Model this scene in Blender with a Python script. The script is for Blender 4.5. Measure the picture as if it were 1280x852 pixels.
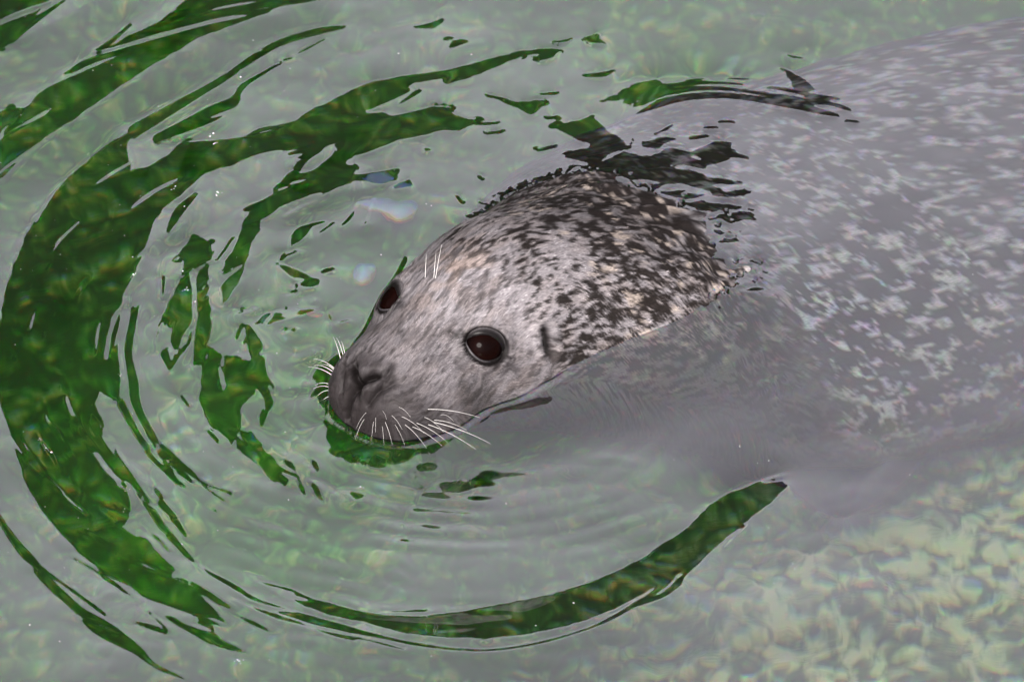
import bpy, math, random
import numpy as np
from mathutils import Vector
from mathutils.bvhtree import BVHTree

random.seed(7)
rng = np.random.default_rng(7)
scene = bpy.context.scene
for o in list(bpy.data.objects):
    bpy.data.objects.remove(o)

# ------------------------------------------------------------------ camera
ELEV = math.radians(35.0)
DIST = 11.0
FOCAL = 36.0 * DIST / 1.024
CAM = np.array([0.0, -DIST * math.cos(ELEV), DIST * math.sin(ELEV)])
RIGHT = np.array([1.0, 0.0, 0.0])
FWD = np.array([0.0, math.cos(ELEV), -math.sin(ELEV)])
UPV = np.array([0.0, math.sin(ELEV), math.cos(ELEV)])
cd = bpy.data.cameras.new('camera')
cd.sensor_width = 36.0
cd.sensor_fit = 'HORIZONTAL'
cd.lens = FOCAL
cd.clip_start = 0.1
cd.clip_end = 500.0
cd.dof.use_dof = True
cd.dof.focus_distance = 10.98
cd.dof.aperture_fstop = 13.0
cam = bpy.data.objects.new('camera', cd)
cam.location = CAM
cam.rotation_euler = (math.pi / 2 - ELEV, 0, 0)
scene.collection.objects.link(cam)
scene.camera = cam

# ------------------------------------------------------------------ sky, sun, exposure
SUN_EL = math.radians(39.0)
SUN_AZ = math.radians(188.0)          # clockwise from +y: behind the camera, to the left
world = bpy.data.worlds.new('World')
scene.world = world
world.use_nodes = True
wn, wl = world.node_tree.nodes, world.node_tree.links
wn.clear()
sky = wn.new('ShaderNodeTexSky')
sky.sky_type = 'NISHITA'
sky.sun_disc = False
sky.sun_elevation = SUN_EL
sky.sun_rotation = SUN_AZ
sky.air_density = 1.0
sky.dust_density = 4.0
hsv = wn.new('ShaderNodeHueSaturation')
hsv.inputs['Saturation'].default_value = 0.12      # thin high cloud: nearly white
bg = wn.new('ShaderNodeBackground')
bg.inputs['Strength'].default_value = 0.15
wo = wn.new('ShaderNodeOutputWorld')
wl.new(sky.outputs[0], hsv.inputs['Color'])
tint = wn.new('ShaderNodeMix')                     # faint lavender of the overcast, as the camera saw it
tint.data_type = 'RGBA'
tint.blend_type = 'MULTIPLY'
tint.inputs[0].default_value = 1.0
tint.inputs[7].default_value = (1.0, 0.945, 1.01, 1.0)
wl.new(hsv.outputs[0], tint.inputs[6])
wl.new(tint.outputs[2], bg.inputs['Color'])
wl.new(bg.outputs[0], wo.inputs['Surface'])

sd = bpy.data.lights.new('sun', 'SUN')
sd.energy = 4.8
sd.angle = math.radians(24.0)
sd.color = (1.0, 0.95, 0.88)
sun = bpy.data.objects.new('sun', sd)
sv = Vector((math.sin(SUN_AZ) * math.cos(SUN_EL), math.cos(SUN_AZ) * math.cos(SUN_EL), math.sin(SUN_EL)))
sun.rotation_euler = sv.to_track_quat('Z', 'Y').to_euler()
sun.location = sv * 20
scene.collection.objects.link(sun)

scene.view_settings.view_transform = 'Standard'
scene.view_settings.look = 'None'
scene.view_settings.gamma = 1.0
scene.view_settings.use_curve_mapping = False
scene.view_settings.exposure = 2.2
scene.render.engine = 'CYCLES'
scene.cycles.max_bounces = 7
scene.cycles.diffuse_bounces = 2
scene.cycles.glossy_bounces = 3
scene.cycles.transmission_bounces = 6
scene.cycles.sample_clamp_indirect = 30.0
scene.cycles.caustics_refractive = True
scene.cycles.caustics_reflective = False


# ------------------------------------------------------------------ helpers
def project(P):
    """world points (n,3) -> pixel coordinates of the 1280x852 frame"""
    d = P - CAM
    z = d @ FWD
    k = 1280.0 * FOCAL / 36.0
    return 640.0 + k * (d @ RIGHT) / z, 426.0 - k * (d @ UPV) / z


def ray(px, py):
    k = 1280.0 * FOCAL / 36.0
    d = FWD + RIGHT * ((px - 640.0) / k) + UPV * ((426.0 - py) / k)
    return d / np.linalg.norm(d)


def on_water(px, py, z=0.0):
    d = ray(px, py)
    return CAM + d * ((z - CAM[2]) / d[2])


_T = rng.permutation(4096)
_V = rng.random(4096)


def _hash(ix, iy, iz):
    return _V[_T[(_T[(_T[ix & 4095] + iy) & 4095] + iz) & 4095]]


def noise3(P):
    """value noise 0..1 at points (n,3)"""
    F = np.floor(P).astype(np.int64)
    t = P - F
    t = t * t * t * (t * (t * 6 - 15) + 10)
    x, y, z = F[:, 0], F[:, 1], F[:, 2]
    a, b, c = t[:, 0], t[:, 1], t[:, 2]
    r = 0
    for dx in (0, 1):
        wx = a if dx else 1 - a
        for dy in (0, 1):
            wy = b if dy else 1 - b
            for dz in (0, 1):
                wz = c if dz else 1 - c
                r = r + wx * wy * wz * _hash(x + dx, y + dy, z + dz)
    return r


def fbm(P, octaves=4, gain=0.5):
    r, amp, tot = 0, 1.0, 0.0
    for o in range(octaves):
        r = r + amp * noise3(P * (2.03 ** o) + 17.3 * o)
        tot += amp
        amp *= gain
    return r / tot


def sstep(a, b, x):
    t = np.clip((x - a) / (b - a), 0, 1)
    return t * t * (3 - 2 * t)


def blur1(A, k):
    """gaussian blur of a 2-d array, sigma k cells"""
    if k < 0.3:
        return A
    r = int(math.ceil(3 * k))
    w = np.exp(-0.5 * (np.arange(-r, r + 1) / k) ** 2)
    w /= w.sum()
    B = np.zeros_like(A)
    Ap = np.pad(A, ((r, r), (0, 0)), mode='edge')
    for i, wi in enumerate(w):
        B += wi * Ap[i:i + A.shape[0]]
    C = np.zeros_like(A)
    Bp = np.pad(B, ((0, 0), (r, r)), mode='edge')
    for i, wi in enumerate(w):
        C += wi * Bp[:, i:i + A.shape[1]]
    return C


def mesh_np(name, V, quads=None, tris=None, smooth=True):
    me = bpy.data.meshes.new(name)
    nq = 0 if quads is None else len(quads)
    nt = 0 if tris is None else len(tris)
    me.vertices.add(len(V))
    me.vertices.foreach_set('co', np.asarray(V, np.float32).ravel())
    loops = []
    if nq:
        loops.append(np.asarray(quads, np.int32).ravel())
    if nt:
        loops.append(np.asarray(tris, np.int32).ravel())
    loops = np.concatenate(loops)
    me.loops.add(len(loops))
    me.loops.foreach_set('vertex_index', loops)
    me.polygons.add(nq + nt)
    starts = np.concatenate([np.arange(nq) * 4, nq * 4 + np.arange(nt) * 3]).astype(np.int32)
    me.polygons.foreach_set('loop_start', starts)
    me.polygons.foreach_set('use_smooth', np.full(nq + nt, smooth))
    me.update()
    me.validate()
    return me


def grid_quads(nr, nc, wrap=False):
    i = np.arange(nr - 1)[:, None]
    j = np.arange(nc if wrap else nc - 1)[None, :]
    j2 = (j + 1) % nc
    return np.stack([i * nc + j, i * nc + j2, (i + 1) * nc + j2, (i + 1) * nc + j], -1).reshape(-1, 4)


def add_obj(name, me, mat=None, parent=None):
    o = bpy.data.objects.new(name, me)
    scene.collection.objects.link(o)
    if mat:
        me.materials.append(mat)
    if parent:
        o.parent = parent
    return o


def tag(o, label=None, cat=None, group=None, kind=None):
    if label: o['label'] = label
    if cat: o['category'] = cat
    if group: o['group'] = group
    if kind: o['kind'] = kind
    return o


def color_attr(me, name, C):
    at = me.color_attributes.new(name, 'FLOAT_COLOR', 'POINT')
    D = np.ones((len(C), 4), np.float32)
    D[:, :C.shape[1]] = C
    at.data.foreach_set('color', D.ravel())


class Mat:
    def __init__(self, name):
        self.m = bpy.data.materials.new(name)
        self.m.use_nodes = True
        self.n, self.l = self.m.node_tree.nodes, self.m.node_tree.links
        self.n.clear()
        self.out = self.n.new('ShaderNodeOutputMaterial')

    def add(self, kind, **kw):
        nd = self.n.new(kind)
        for k, v in kw.items():
            if k.startswith('p_'):
                setattr(nd, k[2:], v)
            else:
                nd.inputs[k.replace('_', ' ')].default_value = v
        return nd

    def link(self, a, b):
        self.l.new(a, b)

    def ramp(self, src, stops):
        r = self.n.new('ShaderNodeValToRGB')
        e = r.color_ramp.elements
        while len(e) < len(stops):
            e.new(0.5)
        for el, (p, c) in zip(e, stops):
            el.position = p
            el.color = (*c, 1) if len(c) == 3 else c
        self.l.new(src, r.inputs[0])
        return r


# ------------------------------------------------------------------ pool floor, grown over with algae
FLOOR_Z = -0.40


def make_floor():
    m = Mat('algae_floor')
    tc = m.add('ShaderNodeTexCoord')
    warp = m.add('ShaderNodeTexNoise', Scale=11.0, Detail=2.0)
    m.link(tc.outputs['Object'], warp.inputs['Vector'])
    mx = m.add('ShaderNodeMix', p_data_type='VECTOR')
    mx.inputs[0].default_value = 0.07
    m.link(tc.outputs['Object'], mx.inputs[4])
    m.link(warp.outputs['Color'], mx.inputs[5])

    def mul_add(src, k, base):
        nd = m.add('ShaderNodeMath', p_operation='MULTIPLY_ADD')
        nd.inputs[1].default_value = k
        m.link(src, nd.inputs[0])
        if base is None:
            nd.inputs[2].default_value = 0.0
        else:
            m.link(base, nd.inputs[2])
        return nd.outputs[0]
    # caustic light painted into the colour: pale flecks and veins over the algae
    v = m.add('ShaderNodeTexVoronoi', p_feature='SMOOTH_F1', Scale=50.0, Smoothness=0.3)
    m.link(mx.outputs[1], v.inputs['Vector'])
    n1 = m.add('ShaderNodeTexNoise', Scale=68.0, Detail=2.0, Roughness=0.5, Distortion=0.5)
    m.link(mx.outputs[1], n1.inputs['Vector'])
    big = m.add('ShaderNodeTexNoise', Scale=5.0, Detail=2.0)
    m.link(tc.outputs['Object'], big.inputs['Vector'])
    sx = m.add('ShaderNodeSeparateXYZ')
    m.link(tc.outputs['Object'], sx.inputs[0])
    cor = m.add('ShaderNodeMath', p_operation='SUBTRACT')
    m.link(sx.outputs['X'], cor.inputs[0])
    m.link(sx.outputs['Y'], cor.inputs[1])
    cr = m.add('ShaderNodeMapRange', p_interpolation_type='SMOOTHSTEP')
    cr.inputs['From Min'].default_value = 0.10
    cr.inputs['From Max'].default_value = 0.48
    m.link(cor.outputs[0], cr.inputs['Value'])
    f = mul_add(v.outputs['Distance'], -0.42, None)
    f = mul_add(n1.outputs['Fac'], 0.62, f)
    f = mul_add(big.outputs['Fac'], 0.30, f)
    f = mul_add(cr.outputs[0], 0.17, f)
    ve = m.add('ShaderNodeTexVoronoi', p_feature='DISTANCE_TO_EDGE', Scale=9.5)
    m.link(mx.outputs[1], ve.inputs['Vector'])
    vr = m.add('ShaderNodeMapRange', p_interpolation_type='SMOOTHSTEP')
    vr.inputs['From Min'].default_value = 0.16
    vr.inputs['From Max'].default_value = 0.0
    m.link(ve.outputs['Distance'], vr.inputs['Value'])
    vm = m.add('ShaderNodeMath', p_operation='MULTIPLY')
    m.link(vr.outputs[0], vm.inputs[0]); m.link(n1.outputs['Fac'], vm.inputs[1])
    f = mul_add(vm.outputs[0], 0.20, f)
    ra_ = m.ramp(f, [(0.21, (0.0075, 0.050, 0.0010)), (0.33, (0.0165, 0.092, 0.0024)),
                     (0.44, (0.058, 0.150, 0.014)), (0.57, (0.180, 0.245, 0.095))])
    rb_ = m.ramp(f, [(0.22, (0.010, 0.028, 0.0060)), (0.35, (0.028, 0.058, 0.017)),
                     (0.44, (0.095, 0.145, 0.056)), (0.55, (0.250, 0.305, 0.150))])  # near right corner: denser caustic dapple painted in
    r = m.add('ShaderNodeMix', p_data_type='RGBA')
    m.link(cr.outputs[0], r.inputs[0]); m.link(ra_.outputs[0], r.inputs[6]); m.link(rb_.outputs[0], r.inputs[7])
    b = m.add('ShaderNodeBsdfPrincipled', Roughness=0.8)
    b.inputs['Specular IOR Level'].default_value = 0.1
    m.link(r.outputs[2], b.inputs['Base Color'])
    m.link(b.outputs[0], m.out.inputs['Surface'])
    # geometry: lumpy near the seal, plain further out
    n = 260
    t = np.linspace(-1, 1, n)
    c = np.sign(t) * (np.abs(t) * 1.1 + np.abs(t) ** 9 * 14.0)
    X, Y = np.meshgrid(c, c + 0.3)
    P = np.stack([X.ravel(), Y.ravel(), np.zeros(n * n)], 1)
    z = FLOOR_Z + 0.07 * (fbm(P * np.array([6, 6, 1]), 4) - 0.5) + 0.02 * (fbm(P * np.array([25, 25, 1]), 3) - 0.5)
    P[:, 2] = z
    me = mesh_np('pool_floor', P, grid_quads(n, n))
    o = add_obj('pool_floor', me, m.m)
    tag(o, 'green algae covered floor of the pool under the water', None, None, 'structure')


make_floor()

# ------------------------------------------------------------------ unseen dark banks, added out of frame for the ripples to mirror
def unseen_rock_mat():
    m = Mat('unseen_dark_rock')
    tc = m.add('ShaderNodeTexCoord')
    n1 = m.add('ShaderNodeTexNoise', Scale=1.3, Detail=6.0, Roughness=0.65)
    m.link(tc.outputs['Object'], n1.inputs['Vector'])
    r = m.ramp(n1.outputs['Fac'], [(0.3, (0.004, 0.005, 0.004)), (0.55, (0.010, 0.010, 0.008)), (0.75, (0.010, 0.018, 0.006))])
    b = m.add('ShaderNodeBsdfPrincipled', Roughness=0.9)
    b.inputs['Specular IOR Level'].default_value = 0.03
    m.link(r.outputs[0], b.inputs['Base Color'])
    m.link(b.outputs[0], m.out.inputs['Surface'])
    return m.m


UNSEEN_ROCK = unseen_rock_mat()


def unseen_wall(name, path, height, thick, rough, label):
    """an added rocky bank standing along a path: front, top and back in one lumpy sheet"""
    path = np.array(path, float)
    seg = np.r_[0, np.cumsum(np.linalg.norm(np.diff(path, axis=0), axis=1))]
    n = max(40, int(seg[-1] / 0.16))
    s = np.linspace(0, seg[-1], n)
    cx = np.interp(s, seg, path[:, 0]); cy = np.interp(s, seg, path[:, 1])
    tx = np.gradient(cx); ty = np.gradient(cy)
    L = np.hypot(tx, ty); nx, ny = -ty / L, tx / L
    h = np.interp(s, seg, np.array(height, float))
    prof = [(-0.5, -0.06), (-0.5, 0.15), (-0.47, 0.3), (-0.45, 0.45), (-0.42, 0.6), (-0.38, 0.75), (-0.33, 0.88), (-0.2, 0.96), (0, 1.0),
            (0.25, 0.97), (0.42, 0.8), (0.5, 0.4), (0.5, -0.06)]
    pr = []
    for a, b in zip(prof[:-1], prof[1:]):
        for k in range(5):
            pr.append((a[0] + (b[0] - a[0]) * k / 5, a[1] + (b[1] - a[1]) * k / 5))
    pr.append(prof[-1])
    pr = np.array(pr)
    m = len(pr)
    X = cx[:, None] + nx[:, None] * pr[None, :, 0] * thick
    Y = cy[:, None] + ny[:, None] * pr[None, :, 0] * thick
    Z = h[:, None] * pr[None, :, 1]
    P = np.stack([X.ravel(), Y.ravel(), Z.ravel()], 1)
    d = np.stack([fbm(P * 0.8 + k * 31.7, 4) - 0.5 for k in range(3)], 1)
    P = P + d * rough
    me = mesh_np(name, P, grid_quads(n, m))
    ends = [list(range(m))]
    o = add_obj(name, me, UNSEEN_ROCK)
    tag(o, label, 'rock wall')  # added banks out of frame, there for the ripples to mirror
    return o


unseen_wall('unseen_wall', [(-10.5, 2.0), (-9.0, 7.0), (-6.0, 11.0), (-3.2, 12.4), (-2.2, 12.6)], [9, 17, 21, 20, 15], 1.4, 0.5,
          'tall dark rock face added out of view left of the pool for the ripples to mirror')
unseen_wall('unseen_bank', [(-2.4, 13.6), (0.0, 13.6), (3.0, 13.4), (8.0, 13.0)], [6.4, 6.3, 6.3, 5.6], 1.2, 0.45,
          'low dark rock bank added out of view across the pool for the ripples to mirror')

# ------------------------------------------------------------------ seal
HEAD_E = np.array([-0.069, -0.050])          # between the eyes
HF = np.array([-0.62, -0.785]) / math.hypot(0.62, 0.785)              # head points this way
NOSE_A = 0.140
spine_xy = [tuple(HEAD_E + HF * a) for a in (0.16, 0.10, 0.05, 0.0, -0.05, -0.10)]
spine_xy += [(0.040, 0.082), (0.108, 0.148), (0.200, 0.206), (0.314, 0.268), (0.455, 0.342), (0.65, 0.425), (0.90, 0.46), (1.2, 0.48), (1.5, 0.49), (1.75, 0.49)]
spine_xy = np.array(spine_xy)


def catmull(P, n=40):
    Q = np.vstack([2 * P[0] - P[1], P, 2 * P[-1] - P[-2]])
    out = []
    for i in range(1, len(Q) - 2):
        p0, p1, p2, p3 = Q[i - 1:i + 3]
        for t in np.arange(n) / n:
            out.append(0.5 * (2 * p1 + (p2 - p0) * t + (2 * p0 - 5 * p1 + 4 * p2 - p3) * t * t + (3 * p1 - p0 - 3 * p2 + p3) * t ** 3))
    out.append(Q[-2])
    return np.array(out)


SP = catmull(spine_xy)
SS = np.r_[0, np.cumsum(np.linalg.norm(np.diff(SP, axis=0), axis=1))]
SS = 0.16 - SS                               # a: + ahead of the eyes, - behind
#  a, half width, top z, bottom z, widest z, exponent
SEC = np.array([
    [0.140, 0.036, 0.062, -0.016, 0.028, 2.3],
    [0.120, 0.047, 0.070, -0.028, 0.023, 2.3],
    [0.100, 0.0545, 0.078, -0.036, 0.019, 2.2],
    [0.080, 0.0585, 0.085, -0.044, 0.017, 2.1],
    [0.050, 0.067, 0.095, -0.060, 0.013, 2.1],
    [0.020, 0.079, 0.105, -0.078, 0.008, 2.2],
    [0.000, 0.087, 0.112, -0.092, 0.004, 2.2],
    [-0.030, 0.095, 0.118, -0.115, -0.004, 2.15],
    [-0.070, 0.107, 0.119, -0.150, -0.014, 2.1],
    [-0.110, 0.119, 0.114, -0.190, -0.030, 2.0],
    [-0.160, 0.146, 0.097, -0.250, -0.082, 2.0],
    [-0.220, 0.188, 0.076, -0.300, -0.126, 2.0],
    [-0.300, 0.248, 0.044, -0.335, -0.162, 2.0],
    [-0.380, 0.290, 0.012, -0.345, -0.178, 2.0],
    [-0.480, 0.312, -0.012, -0.348, -0.184, 2.0],
    [-0.620, 0.315, -0.022, -0.345, -0.184, 2.0],
    [-0.850, 0.308, -0.030, -0.335, -0.180, 2.0],
    [-1.100, 0.255, -0.045, -0.320, -0.180, 2.0],
    [-1.400, 0.150, -0.090, -0.280, -0.180, 2.0],
    [-1.700, 0.060, -0.140, -0.220, -0.180, 2.0]])


def sec(a):
    o = np.argsort(SEC[:, 0])
    S = SEC[o]
    # smooth (pchip-like) interpolation through finite differences
    x = S[:, 0]
    out = []
    for k in range(1, 6):
        y = S[:, k]
        d = np.gradient(y, x)
        i = np.clip(np.searchsorted(x, a) - 1, 0, len(x) - 2)
        h = x[i + 1] - x[i]
        t = np.clip((a - x[i]) / h, 0, 1)
        out.append((2 * t ** 3 - 3 * t ** 2 + 1) * y[i] + (t ** 3 - 2 * t ** 2 + t) * h * d[i] + (-2 * t ** 3 + 3 * t ** 2) * y[i + 1] + (t ** 3 - t ** 2) * h * d[i + 1])
    return out


def spine_at(a):
    o = np.argsort(SS)
    x = np.interp(a, SS[o], SP[o, 0]); y = np.interp(a, SS[o], SP[o, 1])
    e = 0.004
    x1 = np.interp(a + e, SS[o], SP[o, 0]); y1 = np.interp(a + e, SS[o], SP[o, 1])
    x0 = np.interp(a - e, SS[o], SP[o, 0]); y0 = np.interp(a - e, SS[o], SP[o, 1])
    fx, fy = x1 - x0, y1 - y0
    L = np.hypot(fx, fy) + 1e-12
    return x, y, fx / L, fy / L


def build_body():
    a_tip = NOSE_A
    a0 = 0.108                                # the muzzle rounds off ahead of this
    th = np.linspace(0.04, math.pi / 2, 46)
    front = a0 + (a_tip - a0) * np.cos(th)
    k_front = np.sin(th) ** 0.62
    mid = np.arange(a0 - 0.0011, -0.33, -0.0011)
    back = np.concatenate([np.arange(-0.331, -0.6, -0.003), np.arange(-0.604, -1.70, -0.008)])
    A = np.concatenate([front, mid, back])
    K = np.concatenate([k_front, np.ones(len(mid) + len(back))])
    nphi = 340
    phi = np.linspace(0, 2 * math.pi, nphi, endpoint=False)
    w, top, bot, wide, ex = sec(A)
    x, y, fx, fy = spine_at(A)
    lx, ly = -fy, fx
    cp, sp_ = np.cos(phi)[None, :], np.sin(phi)[None, :]
    # the upper half of the skull slopes like a roof, the lower half is fuller
    roof = np.exp(-((A + 0.0) / 0.075) ** 2) * 0.55
    e = np.where(sp_ > 0, 2.0 / (ex - roof)[:, None], 2.0 / ex[:, None])
    ca = np.sign(cp) * np.abs(cp) ** e
    sa = np.sign(sp_) * np.abs(sp_) ** e
    wz = wide[:, None]
    H = np.where(sa > 0, top[:, None] - wz, wz - bot[:, None])
    lat = ca * w[:, None] * K[:, None]
    nose_c = 0.030                            # the nose tip closes at this height
    zz = wz + sa * H
    zz = nose_c + (zz - nose_c) * K[:, None]
    X = x[:, None] + lx[:, None] * lat
    Y = y[:, None] + ly[:, None] * lat
    P = np.stack([X, Y, zz], -1)
    Aq = np.repeat(A[:, None], nphi, 1)
    return P, Aq, lat, phi, nphi, A


BODY, BA, BL, PHI, NPHI, AROW = build_body()
NR = BODY.shape[0]


def body_mesh_arrays(P):
    V = P.reshape(-1, 3)
    q = grid_quads(NR, NPHI, wrap=True)[:, ::-1]
    tip = np.array([V[:NPHI].mean(0)])
    tail = np.array([V[-NPHI:].mean(0)])
    n0 = len(V)
    V = np.vstack([V, tip, tail])
    j = np.arange(NPHI)
    j2 = (j + 1) % NPHI
    t1 = np.stack([np.full(NPHI, n0), j, j2], 1)
    base = (NR - 1) * NPHI
    t2 = np.stack([np.full(NPHI, n0 + 1), base + j2, base + j], 1)
    return V, q, np.vstack([t1, t2])


def grid_normals(P):
    du = np.gradient(P, axis=0)
    dv = np.roll(P, -1, 1) - np.roll(P, 1, 1)
    n = np.cross(dv, du)
    n /= np.linalg.norm(n, axis=-1, keepdims=True) + 1e-12
    c = P.mean(1, keepdims=True)
    s = np.sign(((P - c) * n).sum(-1).mean())
    return n * s


def bvh_of(P):
    V, q, t = body_mesh_arrays(P)
    # only the front part is needed for probing
    return BVHTree.FromPolygons([tuple(v) for v in V], [tuple(f) for f in q[:NPHI * 500]], epsilon=0.0)


def head_frame(P):
    """(a, left, up) of world points, straight head frame"""
    d = P[..., :2] - HEAD_E
    return np.stack([d @ HF, d @ np.array([-HF[1], HF[0]]), P[..., 2]], -1)


def from_head(a, l, u):
    xy = HEAD_E + HF * a + np.array([-HF[1], HF[0]]) * l
    return np.array([xy[0], xy[1], u])


# coarse lumps of the face, before probing the surface
def bump(P, N, c, r, amp):
    d = np.linalg.norm((P - c) / np.asarray(r), axis=-1)
    return P + N * (amp * np.exp(-d * d))[..., None]


N0 = grid_normals(BODY)
for s in (-1, 1):
    BODY = bump(BODY, N0, from_head(0.108, 0.030 * s, 0.018), 0.022, 0.0065)      # whisker pad
    BODY = bump(BODY, N0, from_head(0.085, 0.040 * s, 0.004), 0.022, 0.0035)
    BODY = bump(BODY, N0, from_head(-0.014, 0.058 * s, 0.088), 0.020, 0.0065)       # brow
    BODY = bump(BODY, N0, from_head(0.006, 0.064 * s, 0.062), 0.026, 0.006)       # orbit
    BODY = bump(BODY, N0, from_head(0.045, 0.048 * s, 0.075), 0.020, -0.006)       # hollow ahead of the eye
    BODY = bump(BODY, N0, from_head(-0.02, 0.080 * s, 0.018), 0.035, 0.003)        # cheek
for s in (-1, 1):
    BODY = bump(BODY, grid_normals(BODY), from_head(0.062, 0.058 * s, -0.004), 0.034, 0.013)   # heavy jowl
PROBE = bvh_of(BODY)


def hit(px, py):
    d = ray(px, py)
    p, n, i, dist = PROBE.ray_cast(Vector(CAM), Vector(d))
    if p is None:
        return None
    n = np.array(n)
    return np.array(p), (n if n @ d < 0 else -n)


EYE_PX = (609.0, 433.0)
eye_left, eye_left_n = hit(*EYE_PX)
hl = head_frame(eye_left)
print('left eye head frame', hl, 'normal', eye_left_n)
eye_right = from_head(hl[0], -hl[1], hl[2])
far = None
for k in range(60):                           # the far eye sits where the photo shows it, just inside the outline
    far = hit(486.0 + 0.5 * k, 371.0)
    if far is not None and far[1] @ ray(500, 371) < -0.15:
        break
eye_right, eye_right_n = far
print('right eye px', project(eye_right[None]))


def seg_dist(P, pts):
    """distance of points to a 3-d polyline and the parameter along it"""
    best = np.full(P.shape[:-1], 9.0)
    par = np.zeros(P.shape[:-1])
    L = np.r_[0, np.cumsum([np.linalg.norm(b - a) for a, b in zip(pts[:-1], pts[1:])])]
    for k, (a, b) in enumerate(zip(pts[:-1], pts[1:])):
        ab = b - a
        t = np.clip(((P - a) @ ab) / (ab @ ab + 1e-12), 0, 1)
        d = np.linalg.norm(P - (a + t[..., None] * ab), axis=-1)
        m = d < best
        best = np.where(m, d, best)
        par = np.where(m, (L[k] + t * (L[k + 1] - L[k])) / L[-1], par)
    return best, par


def px_line(pts):
    out = []
    for p in pts:
        h = hit(*p)
        if h is not None:
            out.append(h[0])
    return out


def mirror(pts):
    return [from_head(*(head_frame(p) * np.array([1, -1, 1]))) for p in pts]


NH = 480                                      # rows that belong to the head and neck
Ph, Nh = BODY[:NH], grid_normals(BODY)[:NH]
disp = np.zeros(Ph.shape[:2])
skin = np.zeros(Ph.shape[:2])                 # 1 = near-black tone: bare skin, grooves and openings

nostril = px_line([(480, 468), (470, 470), (460, 474), (450, 480), (443, 488), (440, 496)])
crease = px_line([(500, 476), (490, 481), (481, 487), (470, 492)])
philtrum = [from_head(a, 0, u) for a, u in ((0.146, 0.040), (0.147, 0.028), (0.143, 0.014), (0.134, 0.0))]
padline = px_line([(452, 436), (441, 446), (432, 460), (428, 474), (427, 490)])
for pts, wd, dp, sk in ((nostril, 0.0040, 0.0110, 1.9), (crease, 0.0030, 0.0040, 0.55)):
    for q in (pts, mirror(pts)):
        if len(q) > 1:
            d, t = seg_dist(Ph, q)
            taper = np.clip(np.sin(np.clip(t, 0.04, 0.96) * math.pi) * 1.6, 0, 1)
            g = np.exp(-(d / wd) ** 2) * taper
            disp -= g * dp
            skin = np.maximum(skin, np.clip(g * sk, 0, 1))
            disp += 0.0018 * np.exp(-((d - 2.4 * wd) / (1.6 * wd)) ** 2) * taper
philtrum = px_line([(441, 488), (438, 496), (435, 506), (433, 516), (434, 526)])
d, t = seg_dist(Ph, philtrum)
g = np.exp(-(d / 0.0036) ** 2)
disp -= 0.0075 * g
skin = np.maximum(skin, g * 0.9)
for (px_, py_, r_, am_) in ((506, 514, 0.020, 0.0050), (474, 516, 0.014, 0.0035), (417, 490, 0.011, 0.0040), (446, 464, 0.0095, 0.0040),
                            (462, 484, 0.0075, 0.0035), (470, 455, 0.012, 0.0020), (540, 500, 0.020, 0.0020)):
    h_ = hit(px_, py_)
    if h_ is not None:
        dd_ = np.linalg.norm(Ph - h_[0], axis=-1) / r_
        disp += am_ * np.exp(-dd_ * dd_)
# bare dark nose leather round the nostrils
h_ = hit(441, 478)
dd_ = np.linalg.norm(Ph - h_[0], axis=-1) / 0.016
skin = np.maximum(skin, 0.34 * np.exp(-dd_ ** 4))
if len(padline) > 1:
    for q in (padline, mirror(padline)):
        d, t = seg_dist(Ph, q)
        g = np.exp(-(d / 0.0028) ** 2)
        disp -= 0.0040 * g
        skin = np.maximum(skin, g * 0.6)
# ear opening behind the eye
EAR = px_line([(683, 414), (685, 426), (687, 440)])
for q in (EAR, mirror(EAR)):
    d, t = seg_dist(Ph, q)
    g = np.exp(-(d / 0.0052) ** 2)
    disp -= 0.010 * g
    skin = np.maximum(skin, np.clip(g * 1.5, 0, 1))
    disp += 0.0022 * np.exp(-((d - 0.012) / 0.004) ** 2)
# eye sockets
EYES = []
for sgn, c in ((1, eye_left), (-1, eye_right)):
    n = (eye_left_n if sgn > 0 else eye_right_n).copy()
    n /= np.linalg.norm(n)
    ax = -0.94 * RIGHT + 0.30 * UPV                          # inner corner of the near eye points here
    ax = ax - eye_left_n * (ax @ eye_left_n)
    if sgn < 0:                                              # the far eye mirrors it
        lv = np.array([-HF[1], HF[0], 0.0]); ax = ax - 2 * lv * (ax @ lv)
    ax -= n * (ax @ n); ax /= np.linalg.norm(ax)            # along the head, in the surface
    up = np.cross(n, ax); up *= np.sign(up[2])
    EYES.append((c, n, ax, up))
    v = Ph - c
    ea, eu, en = v @ ax, v @ up, v @ n
    rr = np.hypot(ea / 0.0222, eu / 0.0170)
    near = np.abs(en) < 0.03
    disp -= np.where(near, 0.012 * (1 - sstep(0.75, 1.12, rr)), 0)
    disp += np.where(near, 0.0013 * np.exp(-((rr - 1.28) / 0.2) ** 2), 0)
    disp -= np.where(near, 0.0007 * np.exp(-((rr - 1.75) / 0.16) ** 2) * sstep(0.1, -0.6, eu / 0.0170), 0)
    skin = np.maximum(skin, np.where(near, 1 - sstep(1.10, 1.24, rr), 0))
    # dark fur running forward from the inner corner, towards the nose
    d, t = seg_dist(Ph, [c + ax * 0.024 + up * 0.002, c + ax * 0.046 + up * 0.003])
    skin = np.maximum(skin, 0.9 * np.exp(-(d / 0.0075) ** 2) * sstep(0.2, 0.5, fbm(Ph.reshape(-1, 3) * 260, 2).reshape(d.shape)))
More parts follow.
